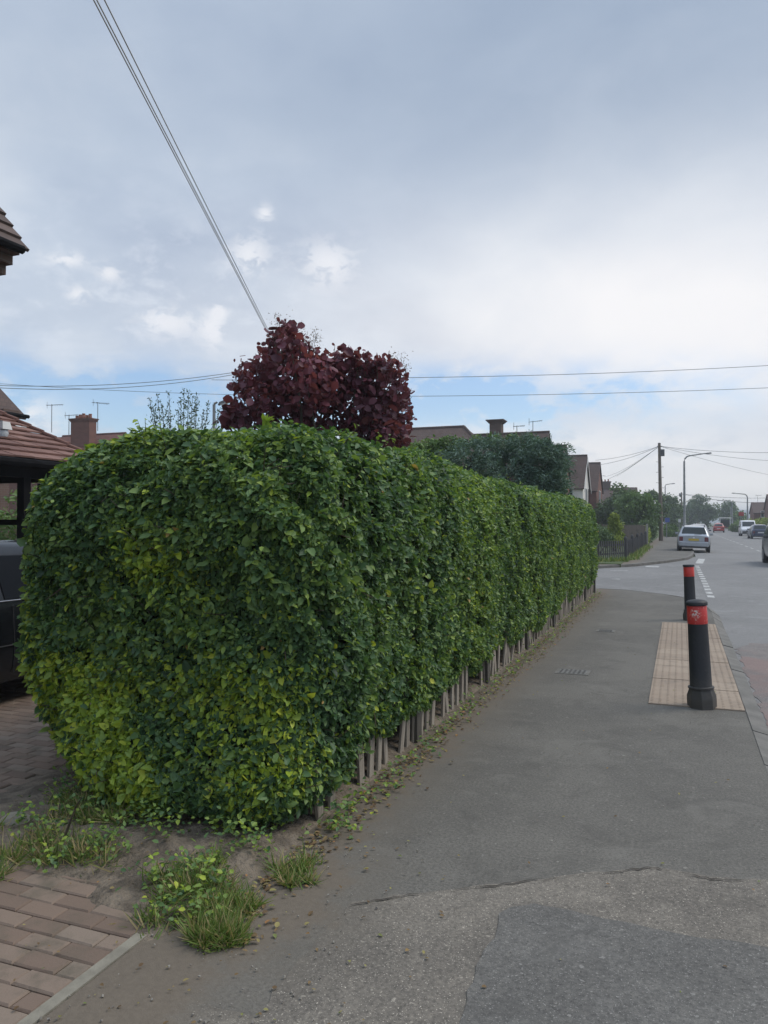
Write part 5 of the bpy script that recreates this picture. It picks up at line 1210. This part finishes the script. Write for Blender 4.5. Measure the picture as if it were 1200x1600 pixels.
rc = at(1122, 190, 0); vehicle('red_car', 'tiny far red car just above the nearer red one', 'car', (rc.x, rc.y, RZ), R(-8), M['carred'], 3.95, 1.68, HATCH, group='cars along the street', plate='platew')
vc = at(1169, 92, 0); vehicle('white_van', 'small white van parked on right kerb facing the camera', 'van', (vc.x+.1, vc.y+4.4, RZ), R(180), M['white'], 4.4, 1.8, VAN, group='cars along the street', wheels=(.8, 3.55), wr=.32, van=True)
vc = at(1187, 77, 0); bl_ = vehicle('parked_car', 'dark blue hatchback with open door before the white van', 'car', (vc.x+.1, vc.y, RZ), R(2), M['navy'], 3.95, 1.7, HATCH, group='cars along the street', plate='platew')
dr = MB(); dr.slab([(0, 0, .3), (0, 0, .92), (0, .95, .92), (0, .95, .3)], .06); dr.slab([(.01, .05, .92), (.05, .15, 1.36), (.05, .75, 1.36), (.01, .95, .92)], .03)
dr.v = [tuple(Matrix.Rotation(R(-68), 3, 'Z') @ Vector((x, -y, z))+Vector((.84, 2.2, 0))) for x, y, z in dr.v]; dr.build('open_door', M['navy'], bl_)
vc = gp(1194, 886, RZ); vehicle('dark_car', 'tall dark car cut by the right edge of the photo', 'car', (vc.x+1.22, vc.y+4.5, RZ), R(180), M['cargrey'], 4.6, 1.86, SUV, group='cars along the street', wheels=(.85, 3.75), wr=.36)
# black car on the drive at left
bc_ = vehicle('black_car', 'glossy black car parked on the brick drive behind the hedge', 'car', (-6.42, 3.2, 0), 0, M['carblack'], 4.5, 1.76, ESTATE, group=None)
dg = glassmat('darkened_car_glass', (.008, .009, .011), .07); dg.node_tree.nodes['Principled BSDF'].inputs['Specular IOR Level'].default_value = .12  # side glass darkened and less reflective, standing in for the hedge's dark reflection
for ch in bc_.children:
    if ch.name.split('.')[0] == 'side_window': ch.data.materials[0] = dg
for s_ in (-1, 1):
    MB().tube([(s_*.845, .35, .945), (s_*.855, 1.7, .95), (s_*.852, 2.9, .94)], .005, 6).build('waist_trim', M['chrome'], bc_, True)
    MB().tube([(s_*.884, .75, .56), (s_*.887, 1.7, .555), (s_*.885, 3.5, .55)], .007, 6).build('side_moulding', M['tyre'], bc_, True)
    for y_ in (1.27, 2.02): MB().tube([(s_*.872, y_, .30), (s_*.884, y_, .56), (s_*.862, y_, .90)], .006, 4).build('door_seam', M['tyre'], bc_)

# ------------------------------------------------------------------ HAZE
hm = bpy.data.materials.new('haze'); hm.use_nodes = True; hn = NT(hm.node_tree); hn.n.clear()
pv_ = hn.node('ShaderNodeVolumePrincipled'); pv_.inputs['Color'].default_value = (.86, .92, 1, 1); pv_.inputs['Density'].default_value = .0011; pv_.inputs['Anisotropy'].default_value = .2
ho = hn.node('ShaderNodeOutputMaterial'); hn.l.new(pv_.outputs[0], ho.inputs['Volume'])
hz = MB().b2(-1450, 1450, -1450, 1450, -1.2, 22).build('haze', hm); hz['kind'] = 'stuff'
